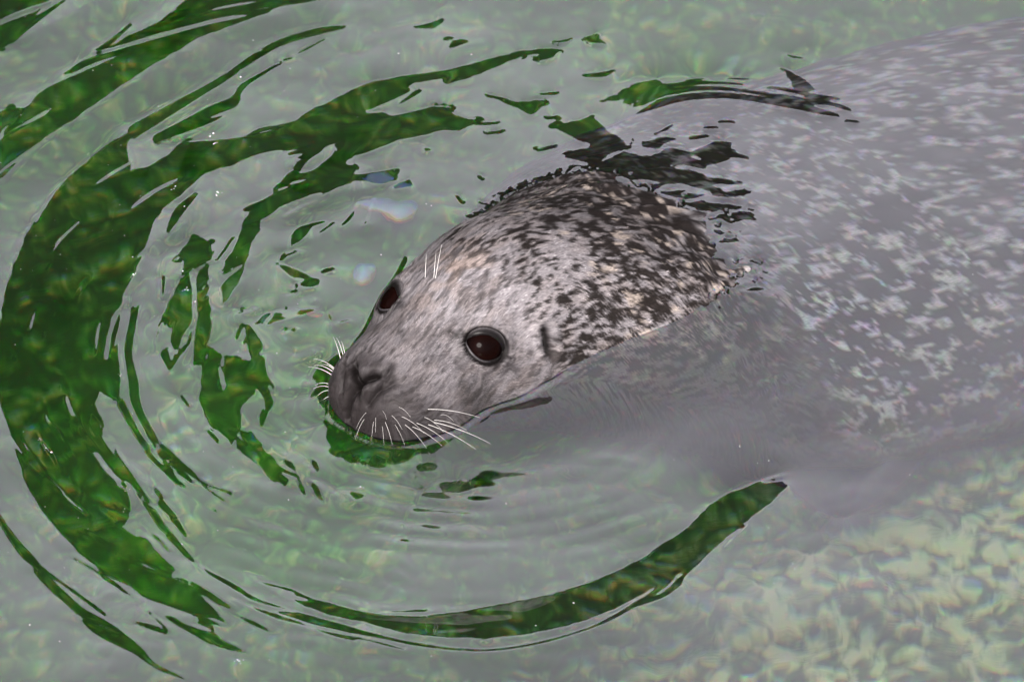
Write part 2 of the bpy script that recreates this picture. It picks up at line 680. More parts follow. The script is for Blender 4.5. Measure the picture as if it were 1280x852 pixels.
for pts_, wd_ in (([(590, 421), (578, 418), (563, 416)], 0.0052), ([(632, 446), (643, 449)], 0.0030), ([(588, 440), (600, 455), (618, 460), (634, 455)], 0.0016)):
    pl_ = px_line(pts_)
    for q_ in (pl_, mirror(pl_)):
        if len(q_) > 1:
            d, t = seg_dist(Ph, q_)
            skin = np.maximum(skin, 0.88 * np.exp(-(d / wd_) ** 2) * sstep(0.15, 0.55, fbm(Ph.reshape(-1, 3) * 420, 2).reshape(d.shape)))
# fine wrinkles on the neck and soft unevenness of wet fur
fl = Ph.reshape(-1, 3)
disp += 0.0014 * (fbm(fl * 45, 3).reshape(disp.shape) - 0.5)
BODY[:NH] = Ph + Nh * disp[..., None]
RAG = np.exp(-((BA + 0.34) / 0.10) ** 2)
_u = np.stack([BA * 14, np.arctan2(BL, BODY[..., 2] + 0.15) * 9, np.full(BA.shape, 0.3)], -1).reshape(-1, 3)
_v = np.stack([BA * 60, np.arctan2(BL, BODY[..., 2] + 0.15) * 38, np.full(BA.shape, 4.3)], -1).reshape(-1, 3)
BODY[..., 2] += RAG * (0.026 * (fbm(_u, 2) - 0.5) + 0.005 * (fbm(_v, 2) - 0.5)).reshape(BA.shape) * (BODY[..., 2] > -0.08)
SKIN = np.zeros(BODY.shape[:2]); SKIN[:NH] = skin

# ---- coat: fur markings plus face shading painted in, (pale, dark, tan) fields anchored on the animal
AN = [  # px, py, pale, blotch, tan
    (560, 395, 0.62, 0.10, 0.15), (640, 370, 0.70, 0.08, 0.05), (600, 330, 0.62, 0.22, 0.75), (560, 330, 0.55, 0.3, 0.95), (535, 375, 0.52, 0.25, 0.6),
    (530, 340, 0.45, 0.45, 0.2), (560, 300, 0.40, 0.5, 0.15), (640, 290, 0.50, 0.42, 0.25), (700, 320, 0.68, 0.18, 0.10),
    (700, 260, 0.38, 0.55, 0.35), (760, 250, 0.25, 0.75, 0.45), (740, 360, 0.62, 0.42, 0.15), (790, 380, 0.60, 0.62, 0.3),
    (740, 420, 0.55, 0.60, 0.3), (700, 450, 0.50, 0.55, 0.3), (820, 340, 0.50, 0.55, 0.3), (800, 290, 0.40, 0.62, 0.4),
    (850, 270, 0.25, 0.72, 0.45), (860, 320, 0.40, 0.55, 0.3), (640, 470, 0.33, 0.3, 0.45), (590, 500, 0.15, 0.5, 0.3),  # low pale values near the waterline paint in the cheek's shading
    (545, 470, 0.45, 0.15, 0.2), (510, 440, 0.45, 0.15, 0.1), (480, 430, 0.30, 0.25, 0.1), (450, 450, 0.13, 0.3, 0.1),
    (430, 480, 0.05, 0.3, 0.1), (415, 480, 0.06, 0.3, 0.1), (460, 500, 0.08, 0.3, 0.1), (500, 510, 0.16, 0.3, 0.15),
    (450, 525, 0.05, 0.3, 0.1), (530, 530, 0.10, 0.5, 0.1), (500, 380, 0.35, 0.4, 0.1), (470, 415, 0.25, 0.3, 0.3),
    (665, 420, 0.62, 0.12, 0.1), (640, 440, 0.5, 0.2, 0.1), (900, 262, 0.16, 0.85, 0.4), (885, 300, 0.25, 0.75, 0.4), (880, 335, 0.35, 0.6, 0.3), (820, 235, 0.14, 0.85, 0.4)]


def coat(P):
    n = len(P)
    pale = np.zeros(n); blot = np.zeros(n); tan = np.zeros(n); wsum = np.zeros(n)
    for px, py, a, b, c in AN:
        h = hit(px, py)
        if h is None:
            continue
        for c3 in (h[0], from_head(*(head_frame(h[0]) * np.array([1, -1, 1])))):
            w = 1.0 / (np.sum((P - c3) ** 2, 1) + 0.012 ** 2) ** 1.6
            pale += w * a; blot += w * b; tan += w * c; wsum += w
    bodyw = 1.0 / 0.075 ** 3.2
    # the body behind the neck takes over with distance
    pale += bodyw * 0.36; blot += bodyw * 0.38; tan += bodyw * 0.0; wsum += bodyw
    return pale / wsum, blot / wsum, tan / wsum


flat = BODY.reshape(-1, 3)
pale, blot, tan = coat(flat)
body_f = sstep(-0.33, -0.42, BA.reshape(-1))
rows_len = np.linalg.norm(np.diff(BODY, axis=1, append=BODY[:, :1]), axis=-1)
ARC = np.cumsum(rows_len, 1) - rows_len
ARC = ARC - ARC[:, NPHI // 4:NPHI // 4 + 1]
UVS = np.stack([BA, ARC], -1).reshape(-1, 2)
U3 = np.stack([UVS[:, 0] * 0.55, UVS[:, 1], np.full(len(UVS), 3.3)], 1)
depth_f = sstep(0.004, -0.03, flat[:, 2])
hairs = (1 - 0.75 * depth_f) * (fbm(np.stack([UVS[:, 0] * 95, UVS[:, 1] * 430, np.full(len(UVS), 1.7)], 1), 2) - 0.5)      # lie of the hair
n_bl = fbm(U3 * 125, 3) + 0.85 * hairs
n_b2 = fbm(U3 * 210 + 7, 2)
n_lo = fbm(flat * 26, 2)
dark = sstep(0.64, 0.49, n_bl * 0.72 + n_b2 * 0.28 + (0.60 - blot) * 0.46)
face = sstep(-0.075, -0.01, BA.reshape(-1))
dark = dark * (1 - body_f) * (1 - 0.62 * face)
# pale rings and spots over dark neck
spot = sstep(0.68, 0.78, fbm(U3 * 82 + 50, 2) + 0.45 * hairs) * sstep(-0.10, -0.17, BA.reshape(-1))
pal = np.array([0.100, 0.093, 0.098]); drk = np.array([0.0036, 0.0031, 0.0031]); brn = np.array([0.074, 0.049, 0.032])
pv = np.clip(pale * (0.7 + 0.5 * n_lo + 1.3 * hairs), 0.015, 1)[:, None]
col = drk * (1 - pv) + pal * pv
col = col * (1 - 0.5 * tan[:, None] * sstep(0.4, 0.6, fbm(U3 * 95 + 21, 2))[:, None]) + brn * (0.5 * tan[:, None] * pv * 1.4 * sstep(0.4, 0.6, fbm(U3 * 95 + 21, 2))[:, None])
dv = (dark * 0.97)[:, None]
col = col * (1 - dv) + np.array([0.0036, 0.0028, 0.0025]) * dv
sv_ = (spot * (1 - body_f) * 0.8)[:, None]
col = col * (1 - sv_) + np.array([0.098, 0.083, 0.073]) * sv_
# body: slate grey with pale broken rings and flecks
U3B = np.stack([UVS[:, 0] * 0.9, UVS[:, 1], np.full(len(UVS), 5.1)], 1)
rid = 1 - np.abs(fbm(U3B * np.array([74, 74, 1]) + 9, 3) - 0.5) * 2
fle = sstep(0.79, 0.97, rid * 0.62 + 0.62 * fbm(U3B * 66 + 2, 3) + 0.35 * hairs)
side = sstep(-0.02, -0.30, flat[:, 2])
fle = fle * (1 - 0.72 * side)
bc = np.array([0.0085, 0.0072, 0.0085])[None] * (0.8 + 0.5 * n_lo[:, None]) * (1 - fle[:, None]) + np.array([0.29, 0.282, 0.298]) * fle[:, None]
bc = bc * (1 - 0.5 * side[:, None]) + np.array([0.125, 0.113, 0.130]) * 0.5 * side[:, None]
col = col * (1 - body_f[:, None]) + bc * body_f[:, None]
muz = sstep(0.105, 0.142, BA.reshape(-1))[:, None]          # the muzzle darkens towards the nose
col = col * (1 - muz) + (col * 0.46 + np.array([0.0036, 0.0029, 0.0029])) * muz
sk = SKIN.reshape(-1)[:, None]
col = col * (1 - sk) + np.array([0.0022, 0.0018, 0.0018]) * sk
COL = col


def fur_material():
    m = Mat('seal_fur')
    at = m.add('ShaderNodeVertexColor', p_layer_name='coat')
    uv = m.add('ShaderNodeUVMap', p_uv_map='flow')
    mp = m.add('ShaderNodeMapping')
    mp.inputs['Scale'].default_value = (150, 900, 1)
    m.link(uv.outputs[0], mp.inputs[0])
    n1 = m.add('ShaderNodeTexNoise', Scale=1.0, Detail=3.0, Roughness=0.6, Distortion=0.6)
    m.link(mp.outputs[0], n1.inputs['Vector'])
    r = m.ramp(n1.outputs['Fac'], [(0.30, (0.55, 0.55, 0.55)), (0.50, (0.95, 0.95, 0.95)), (0.70, (1.35, 1.33, 1.3))])
    mx = m.add('ShaderNodeMix', p_data_type='RGBA', p_blend_type='MULTIPLY')
    mx.inputs[0].default_value = 1.0
    m.link(at.outputs[0], mx.inputs[6])
    m.link(r.outputs[0], mx.inputs[7])
    b = m.add('ShaderNodeBsdfPrincipled', Roughness=0.5)
    b.inputs['Specular IOR Level'].default_value = 0.025
    m.link(mx.outputs[2], b.inputs['Base Color'])
    bp = m.add('ShaderNodeBump', Strength=0.15, Distance=0.0008)
    m.link(n1.outputs['Fac'], bp.inputs['Height'])
    m.link(bp.outputs[0], b.inputs['Normal'])
    m.link(b.outputs[0], m.out.inputs['Surface'])
    return m.m


def set_uv(me, name, UV):
    layer = me.uv_layers.new(name=name)
    idx = np.empty(len(me.loops), np.int32)
    me.loops.foreach_get('vertex_index', idx)
    layer.data.foreach_set('uv', UV[idx].astype(np.float32).ravel())


seal = bpy.data.objects.new('seal', None)
scene.collection.objects.link(seal)
tag(seal, 'spotted grey seal with only its head above the water', 'seal')
FUR = fur_material()

V, q, t = body_mesh_arrays(BODY)
UV_all = np.vstack([UVS, UVS[:1], UVS[-1:]])
C_all = np.vstack([COL, COL[:1], COL[-1:]])


def flipper():
    """the left fore flipper, hanging back under the chest: blade of four long digits"""
    root = np.array([0.395, 0.112, -0.240]); tipd = np.array([-0.105, -0.172, -0.092])
    nb, na = 60, 48
    side_v = np.array([0.86, 0.10, 0.06]); side_v /= np.linalg.norm(side_v)
    L = tipd
    nrm = np.cross(L / np.linalg.norm(L), side_v); nrm /= np.linalg.norm(nrm)
    P = []
    for i in range(nb):
        s = i / (nb - 1)
        wdt = 0.125 * (1 - 0.52 * s) * math.sqrt(max(0.0, 1 - s ** 4))
        thk = (0.030 * (1 - 0.75 * s)) * math.sqrt(max(0.0, 1 - s ** 8)) + 0.0004
        c = root + L * s + side_v * 0.05 * s * s
        for j in range(na):
            p = 2 * math.pi * j / na
            rid_ = 1 + 0.16 * s * math.cos(4 * math.pi * math.cos(p))
            P.append(c + side_v * wdt * math.cos(p) + nrm * thk * math.sin(p) * rid_)
    return np.array(P), grid_quads(nb, na, wrap=True)


fp, fq = flipper()
n0 = len(V)
V = np.vstack([V, fp]); q = np.vstack([q, fq + n0])
UV_all = np.vstack([UV_all, fp[:, :2]])
C_all = np.vstack([C_all, np.tile([0.022, 0.019, 0.023], (len(fp), 1))])
me = mesh_np('seal_body', V, q, t)
color_attr(me, 'coat', C_all)
set_uv(me, 'flow', UV_all)
body = add_obj('body', me, FUR, seal)

# ---- eyes
def eye_material():
    m = Mat('seal_eye')
    tc = m.add('ShaderNodeTexCoord')
    sx = m.add('ShaderNodeVectorMath', p_operation='LENGTH')
    sep = m.add('ShaderNodeSeparateXYZ')
    m.link(tc.outputs['Object'], sep.inputs[0])
    cmb = m.add('ShaderNodeCombineXYZ')
    m.link(sep.outputs[0], cmb.inputs[0]); m.link(sep.outputs[1], cmb.inputs[1])
    m.link(cmb.outputs[0], sx.inputs[0])
    r = m.ramp(sx.outputs['Value'], [(0.0, (0.0009, 0.0004, 0.0004)), (0.009, (0.0012, 0.0004, 0.0003)), (0.0140, (0.0018, 0.0005, 0.0004)), (0.0172, (0.0004, 0.0003, 0.0003))])
    b = m.add('ShaderNodeBsdfPrincipled', Roughness=0.04)
    b.inputs['Specular IOR Level'].default_value = 0.009
    m.link(r.outputs[0], b.inputs['Base Color'])
    m.link(b.outputs[0], m.out.inputs['Surface'])
    return m.m


def lid_material():
    m = Mat('wet_eyelid_skin')
    at = m.add('ShaderNodeVertexColor', p_layer_name='tone')
    tc = m.add('ShaderNodeTexCoord')
    n1 = m.add('ShaderNodeTexNoise', Scale=900.0, Detail=2.0)
    m.link(tc.outputs['Object'], n1.inputs['Vector'])
    r = m.ramp(n1.outputs['Fac'], [(0.3, (0.55, 0.55, 0.55)), (0.7, (1.3, 1.3, 1.3))])
    mx = m.add('ShaderNodeMix', p_data_type='RGBA', p_blend_type='MULTIPLY')
    mx.inputs[0].default_value = 1.0
    m.link(at.outputs[0], mx.inputs[6]); m.link(r.outputs[0], mx.inputs[7])
    b = m.add('ShaderNodeBsdfPrincipled', Roughness=0.3)
    b.inputs['Specular IOR Level'].default_value = 0.03
    m.link(mx.outputs[2], b.inputs['Base Color'])
    m.link(b.outputs[0], m.out.inputs['Surface'])
    return m.m


EYE_M, LID_M = eye_material(), lid_material()
EYE_R = 0.0228
from mathutils import Matrix
for k, (c, n, ax, up) in enumerate(EYES):
    nu, nv = 40, 48
    P = []
    for i in range(nu):
        th = math.pi * i / (nu - 1)
        for j in range(nv):
            p = 2 * math.pi * j / nv
            z = math.cos(th) * EYE_R
            P.append((EYE_R * math.sin(th) * math.cos(p), EYE_R * math.sin(th) * math.sin(p), z))
    P = np.array(P)
    me = mesh_np('eyeball', P, grid_quads(nu, nv, wrap=True))
    e = add_obj('eye', me, EYE_M, seal)
    cen = c - n * (EYE_R - (0.0015 if k == 0 else 0.0040))
    M = Matrix(((ax[0], up[0], n[0], cen[0]), (ax[1], up[1], n[1], cen[1]), (ax[2], up[2], n[2], cen[2]), (0, 0, 0, 1)))
    e.matrix_basis = M
    # lid: a soft ring hugging the ball, in the eye's own axes
    Q = []
    ns, nt = 96, 20
    tone = []
    for i in range(ns):
        p = 2 * math.pi * i / ns
        ra, ru = 0.0196, 0.0140
        if math.sin(p) > 0:
            ru = 0.0116
        cx_, cy_ = ra * math.cos(p), ru * math.sin(p) * (1 - 0.30 * math.cos(p) ** 2)
        rad = math.hypot(cx_, cy_)
        cz = math.sqrt(max(EYE_R ** 2 - rad ** 2, 0)) + 0.0006
        nrm_out = np.array([cx_, cy_, cz]) / EYE_R
        outw = np.array([cx_, cy_, 0]) / rad
        outw = outw - nrm_out * (outw @ nrm_out); outw /= np.linalg.norm(outw)
        upper = max(0.0, math.sin(p)); lower = max(0.0, -math.sin(p))
        thick = 0.0020 + 0.0026 * upper + 0.0012 * lower
        for j in range(nt):
            t_ = 2 * math.pi * j / nt
            Q.append(np.array([cx_, cy_, cz]) + outw * (thick * 1.1 + thick * 1.3 * math.cos(t_)) + nrm_out * thick * 0.62 * math.sin(t_))
            tn = np.array([0.0022, 0.0019, 0.0019])
            crest = math.exp(-((t_ - 1.05) / 0.50) ** 2) * min(1.0, upper * 1.6)
            lid_glint = math.exp(-((t_ - 2.55) / 0.20) ** 2) * min(1.0, lower * 1.8)  # pale line painted in for the wet highlight on the lower lid
            tone.append(tn + np.array([0.030, 0.028, 0.029]) * crest + np.array([0.030, 0.028, 0.030]) * lid_glint * max(0.0, math.cos(p + 0.5)))
    Q = np.array(Q)
    qd = grid_quads(ns, nt, wrap=True)
    j = np.arange(nt); j2 = (j + 1) % nt
    qd = np.vstack([qd, np.stack([(ns - 1) * nt + j, (ns - 1) * nt + j2, j2, j], 1)])
    lm = mesh_np('eyelid', Q, qd)
    color_attr(lm, 'tone', np.array(tone))
    add_obj('eyelid', lm, LID_M, e)

# ---- whiskers
def whisker_mat():
    m = Mat('whisker')
    n1 = m.add('ShaderNodeTexNoise', Scale=180.0)
    r = m.ramp(n1.outputs['Fac'], [(0.3, (0.20, 0.195, 0.185)), (0.7, (0.34, 0.33, 0.32))])
    b = m.add('ShaderNodeBsdfPrincipled', Roughness=0.35)
    m.link(r.outputs[0], b.inputs['Base Color'])
    m.link(b.outputs[0], m.out.inputs['Surface'])
    return m.m


WH = whisker_mat()


def tube(pts, r0, r1, n=5):
    pts = np.array(pts)
    m = len(pts)
    T = np.gradient(pts, axis=0)
    T /= np.linalg.norm(T, axis=1, keepdims=True)
    ref = np.array([0.31, 0.2, 0.93])
    A = np.cross(T, ref); A /= np.linalg.norm(A, axis=1, keepdims=True)
    B = np.cross(T, A)
    P = []
    for i in range(m):
        r = r0 + (r1 - r0) * i / (m - 1)
        for k in range(n):
            p = 2 * math.pi * k / n
            P.append(pts[i] + A[i] * r * math.cos(p) + B[i] * r * math.sin(p))
    return np.array(P), grid_quads(m, n, wrap=True)


def whisker(root_px, tip_px, r0=0.00062, bend=0.0, toward=0.03, root3=None):
    if root3 is None:
        for k in range(40):
            h = hit(root_px[0] + k * 0.6, root_px[1] - 0.15 * k)
            if h is not None:
                break
        if h is None:
            return
        root3 = h[0] - h[1] * 0.002
    d = ray(*tip_px)
    depth = np.linalg.norm(root3 - CAM)
    tip = CAM + d * (depth - toward)
    mid = (root3 + tip) / 2 + np.array([0, 0, bend])
    ts = np.linspace(0, 1, 9)[:, None]
    pts = (1 - ts) ** 2 * root3 + 2 * ts * (1 - ts) * mid + ts ** 2 * tip
    P, Q = tube(pts, r0, r0 * 0.28)
    add_obj('whisker', mesh_np('whisker', P, Q), WH, seal)


def zp(ox, oy, sc, *c):
    return [(ox + x * sc, oy + y * sc) for x, y in zip(c[::2], c[1::2])]


for w in [(570, 438, 655, 497), (475, 465, 510, 515), (525, 485, 605, 575), (590, 495, 740, 597), (750, 452, 1080, 500),
          (845, 488, 920, 522), (685, 535, 885, 655), (615, 545, 755, 690), (550, 540, 620, 670), (490, 520, 545, 672),
          (478, 555, 492, 670), (385, 470, 320, 570), (368, 512, 315, 635), (425, 525, 415, 645), (438, 500, 440, 590),
          (740, 500, 860, 590), (800, 520, 1000, 578), (760, 545, 1060, 697), (790, 530, 1150, 662), (660, 560, 850, 675)]:
    (a, b), (c, d) = zp(380, 420, 0.2031, *w)
    whisker((a, b), (c, d), bend=0.006, toward=0.03 + 0.03 * (w[2] > 700), r0=0.00030 if w[2] > 700 else random.uniform(0.00018, 0.00027))
for w in [(160, 205, 58, 140), (145, 225, 60, 180), (140, 245, 25, 190), (140, 300, 70, 303), (140, 318, 55, 325),
          (150, 370, 85, 435), (145, 335, 75, 375), (195, 150, 180, 5), (205, 130, 200, 10), (212, 120, 228, 30), (150, 215, 100, 175)]:
    (a, b), (c, d) = zp(380, 420, 0.2031, *w)
    whisker((max(a, 411), b), (c, d), bend=0.006, toward=-0.02, r0=0.0003)
# brow whiskers, fine
for w in [(530, 348, 533, 318), (541, 348, 545, 316), (543, 349, 552, 306)]:
    whisker(w[:2], w[2:], r0=0.00022, toward=0.004, bend=0.003)

# ---- short fur standing off the wet coat of head and neck
def make_fur():
    P = BODY[:NH]
    N = grid_normals(BODY)[:NH]
    Tg = np.gradient(P, axis=0)
    Tg /= np.linalg.norm(Tg, axis=-1, keepdims=True) + 1e-9
    ok = (P[..., 2] > 0.004 + 0.012 * (BA[:NH] < -0.12)) & (SKIN[:NH] < 0.35) & (BA[:NH] > -0.29)
    vis = ((CAM - P) * N).sum(-1) > -0.5
    idx = np.argwhere(ok & vis)
    # pick in proportion to area
    area = np.linalg.norm(np.gradient(P, axis=0), axis=-1) * np.linalg.norm(np.roll(P, -1, 1) - P, axis=-1)
    w = area[idx[:, 0], idx[:, 1]]; w = w / w.sum()
    n = 90000
    pick = idx[rng.choice(len(idx), n, p=w)]
    p = P[pick[:, 0], pick[:, 1]]; nn = N[pick[:, 0], pick[:, 1]]; tg = Tg[pick[:, 0], pick[:, 1]]
    sd_ = np.cross(nn, tg)
    p = p + tg * (rng.random((n, 1)) - 0.5) * 0.0015 + sd_ * (rng.random((n, 1)) - 0.5) * 0.0016
    fl_ = fbm(p * 90, 2)
    ang = (fl_ - 0.5) * 1.2 + rng.normal(0, 0.16, n)
    dr = tg * np.cos(ang)[:, None] + sd_ * np.sin(ang)[:, None]
    cross = np.cross(nn, dr)
    am = AROW[pick[:, 0]]
    ln = (0.0032 + 0.0034 * rng.random(n)) * (0.55 + 0.45 * sstep(0.10, 0.02, am))
    lift = 0.04 + 0.07 * rng.random(n)
    wd = 0.00015 + 0.00010 * rng.random(n)
    a = p - nn * 0.0002
    tip = p + dr * ln[:, None] + nn * (ln * lift)[:, None]
    V = np.empty((n, 3, 3))
    V[:, 0] = a + cross * wd[:, None]; V[:, 1] = a - cross * wd[:, None]; V[:, 2] = tip
    T = np.arange(n * 3).reshape(-1, 3)
    me = mesh_np('fur', V.reshape(-1, 3), None, T)
    c = COL[pick[:, 0] * NPHI + pick[:, 1]]
    mul = np.exp(rng.normal(-0.10, 0.50, n))[:, None]
    c = np.clip(c * mul, 0.0015, 0.3)
    color_attr(me, 'coat', np.repeat(c, 3, 0))
    m = Mat('fur_hair')
    at = m.add('ShaderNodeVertexColor', p_layer_name='coat')
    b = m.add('ShaderNodeBsdfPrincipled', Roughness=0.5)
    b.inputs['Specular IOR Level'].default_value = 0.02
    m.link(at.outputs[0], b.inputs['Base Color'])
    m.link(b.outputs[0], m.out.inputs['Surface'])
    o = add_obj('fur', me, m.m, seal)
    o['kind'] = 'stuff'


make_fur()

# ------------------------------------------------------------------ water surface
# every band of clear water (where a ripple's flank mirrors the dark bank instead of the sky): outline, region, tilt
R3 = (0, 0, .352); R4 = (0, 280, .3754); R5 = (0, 560, .34375); R6 = (400, 540, .366); R7 = (800, 480, .4368)
R8 = (400, 0, .352); R2 = (640, 60, .4227); RN = (380, 420, .2031); RC = (580, 360, .352); PX = (0, 0, 1.0)
BOW = [(622, 535), (640, 525), (700, 495), (760, 475), (820, 445), (862, 410), (885, 370)]
POLY = [  # region, tilt direction ('in' = towards the ring centre, else degrees from +x towards +y), points
    (R3, 'in', [0, 500, 40, 440, 75, 400, 150, 320, 250, 260, 350, 190, 450, 130, 560, 80, 620, 40, 700, -30, 1250, -30, 1130, 0, 1000, 30, 850, 80, 700, 140, 600, 200, 500, 260, 400, 330, 300, 400, 180, 480, 80, 560, 0, 635, -60, 690, -60, 540]),
    (R3, 'in', [-40, -40, 180, -40, 180, 0, 110, 70, 0, 170, -40, 200]),
    (R3, 'in', [0, 400, 40, 378, 75, 392, 40, 440, 0, 470]),
    (R3, 'in', [100, 856, 120, 800, 160, 740, 220, 660, 290, 590, 380, 520, 470, 465, 455, 520, 470, 600, 520, 600, 600, 550, 650, 500, 720, 500, 850, 495, 920, 460, 1040, 435, 1130, 380, 1260, 335, 1260, 480, 1190, 510, 1150, 530, 1080, 590, 1070, 620, 1040, 560, 1000, 530, 920, 545, 820, 590, 720, 620, 650, 690, 580, 745, 540, 800, 530, 856]),
    (R3, 'in', [1260, 560, 1210, 650, 1100, 690, 1000, 735, 930, 790, 900, 856, 860, 856, 890, 770, 860, 730, 960, 690, 1000, 640, 1040, 600, 1085, 615, 1130, 590, 1190, 545]),
    (R4, 'in', [105, -4, 60, 90, 20, 220, 0, 330, -20, 450, 0, 600, 25, 680, 60, 780, 95, 856, 430, 856, 385, 760, 340, 670, 310, 600, 330, 560, 390, 590, 400, 500, 395, 420, 400, 270, 430, 190, 470, 120, 500, 40, 510, -4]),
    (R4, 'in', [570, 125, 640, 40, 700, 60, 705, 120, 640, 150, 600, 170, 610, 130]),
    (R4, 'in', [600, 185, 560, 260, 522, 360, 535, 430, 565, 490, 600, 445, 640, 400, 640, 250, 625, 170]),
    (R4, 'in', [650, 160, 690, 140, 695, 250, 705, 350, 690, 400, 720, 420, 750, 440, 700, 470, 640, 470, 650, 400, 655, 280]),
    (R4, 'in', [810, -20, 880, -20, 840, 60, 830, 110, 790, 200, 740, 265, 725, 180, 745, 120, 790, 60]),
    (R4, 'in', [670, 480, 740, 440, 880, 440, 890, 500, 910, 540, 915, 590, 880, 640, 865, 675, 860, 640, 880, 590, 840, 570, 800, 600, 795, 680, 770, 740, 720, 700, 680, 640, 660, 590]),
    (R4, 'in', [780, 380, 800, 340, 830, 340, 880, 410, 850, 440, 800, 420]),
    (R4, 'in', [850, 330, 890, 290, 960, 280, 1045, 290, 1000, 310, 940, 320, 890, 335]),
    (R4, 'in', [780, 700, 830, 690, 880, 740, 940, 780, 970, 800, 985, 856, 900, 856, 850, 800, 790, 750]),
    (R5, 'in', [850, -4, 990, -4, 1020, 50, 1045, 100, 1035, 135, 990, 110, 960, 70, 900, 40]),
    (R5, 'in', [55, -6, 90, 110, 150, 210, 210, 290, 280, 370, 360, 440, 470, 500, 560, 590, 700, 670, 800, 720, 900, 745, 800, 690, 770, 640, 850, 650, 750, 560, 650, 450, 560, 360, 500, 280, 480, 220, 460, 120, 395, -6]),
    (R5, 'near', [885, 445, 950, 460, 1050, 500, 1150, 540, 1284, 577, 1284, 622, 1180, 600, 1080, 560, 980, 510]),
    (R6, 'near', [-2, 565, 100, 595, 200, 615, 350, 622, 500, 605, 650, 580, 800, 550, 950, 500, 1050, 455, 1120, 420, 1204, 374, 1204, 466, 1100, 550, 1000, 600, 900, 640, 800, 665, 680, 690, 560, 705, 440, 695, 300, 680, 150, 640, -2, 608]),
    (R6, 60, [340, 130, 360, 110, 385, 105, 380, 130, 365, 142]),
    (R6, 90, [425, 210, 450, 175, 478, 168, 472, 190, 510, 170, 518, 200, 490, 210, 460, 212]),
    (R7, 'near', [-1, 507, 60, 460, 140, 410, 200, 350, 260, 310, 340, 285, 410, 275, 420, 290, 370, 345, 300, 400, 200, 480, 100, 550, -1, 597]),
    (R8, 'top', [-2, 386, 100, 330, 200, 290, 300, 275, 420, 265, 520, 240, 620, 215, 720, 190, 820, 180, 860, 190, 830, 215, 775, 230, 780, 203, 730, 203, 700, 218, 640, 240, 560, 270, 450, 305, 440, 280, 330, 300, 300, 320, 220, 375, 165, 400, 230, 400, 250, 420, 330, 400, 400, 380, 470, 385, 480, 410, 555, 430, 500, 465, 440, 460, 380, 480, 300, 495, 250, 510, 180, 540, 100, 565, 40, 560, 60, 500, 30, 480, -2, 520]),
    (R8, 'top', [-2, 600, 50, 560, 100, 565, 130, 590, 100, 650, -2, 692]),
    (R8, 90, [800, 158, 850, 158, 900, 143, 880, 160, 850, 168]),
    (R8, 90, [935, 150, 985, 125, 990, 150, 1015, 165, 950, 165]),
    (R8, 90, [580, 338, 620, 343, 700, 365, 800, 356, 800, 370, 750, 410, 700, 385, 640, 362]),
    (R8, 'top', [140, 620, 200, 610, 280, 598, 260, 640, 215, 655, 160, 640]),
    (R8, 'top', [350, 505, 400, 530, 375, 543]), (R8, 'top', [262, 660, 300, 645, 325, 630, 320, 660, 270, 672]),
    (R2, 60, [130, 230, 180, 215, 250, 190, 260, 160, 330, 125, 430, 95, 440, 110, 380, 150, 330, 190, 310, 240, 330, 290, 280, 310, 240, 350, 195, 370, 220, 330, 160, 320, 210, 280, 160, 250]),
    (R2, 90, [790, 65, 830, 80, 870, 110, 900, 140, 850, 150, 810, 115, 805, 85]),
    (R2, 90, [800, 25, 860, 36, 862, 42, 830, 40]),
    (R2, 80, [560, 300, 600, 275, 640, 280, 655, 310, 640, 330, 580, 345, 570, 325]),
    (R2, 80, [395, 290, 420, 250, 490, 222, 450, 260, 480, 270, 430, 300]),
    (R2, 70, [200, 400, 230, 350, 330, 300, 400, 320, 470, 290, 530, 310, 480, 350, 540, 360, 500, 395, 430, 390, 300, 380]),
    (R2, 60, [540, 410, 580, 380, 630, 378, 640, 395, 590, 402]),
    (R2, 60, [560, 455, 640, 452, 690, 470, 695, 492, 640, 512, 600, 490]),
    (R2, 60, [600, 690, 680, 660, 730, 632, 742, 655, 700, 690, 745, 705, 650, 730, 605, 715]),
    (RC, 60, [80, 445, 110, 430, 160, 420, 220, 405, 280, 390, 300, 400, 290, 415, 240, 425, 200, 437, 150, 435, 110, 450]),
    (RN, 165, [150, 160, 200, 120, 240, 100, 380, 0, 430, 0, 300, 110, 220, 150, 190, 220, 180, 300, 190, 400, 170, 420, 110, 450, 80, 380, 20, 390, 40, 340, 90, 300, 20, 280, 60, 230, 90, 180]),
    (RN, 70, [140, 460, 175, 470, 205, 530, 290, 580, 390, 615, 470, 640, 560, 672, 700, 680, 740, 690, 600, 720, 500, 770, 440, 740, 400, 790, 330, 780, 300, 720, 240, 790, 220, 700, 190, 620, 150, 560, 160, 500, 130, 480]),
    (RN, 70, [590, 668, 650, 650, 720, 632, 778, 632, 770, 655, 700, 678]),
]
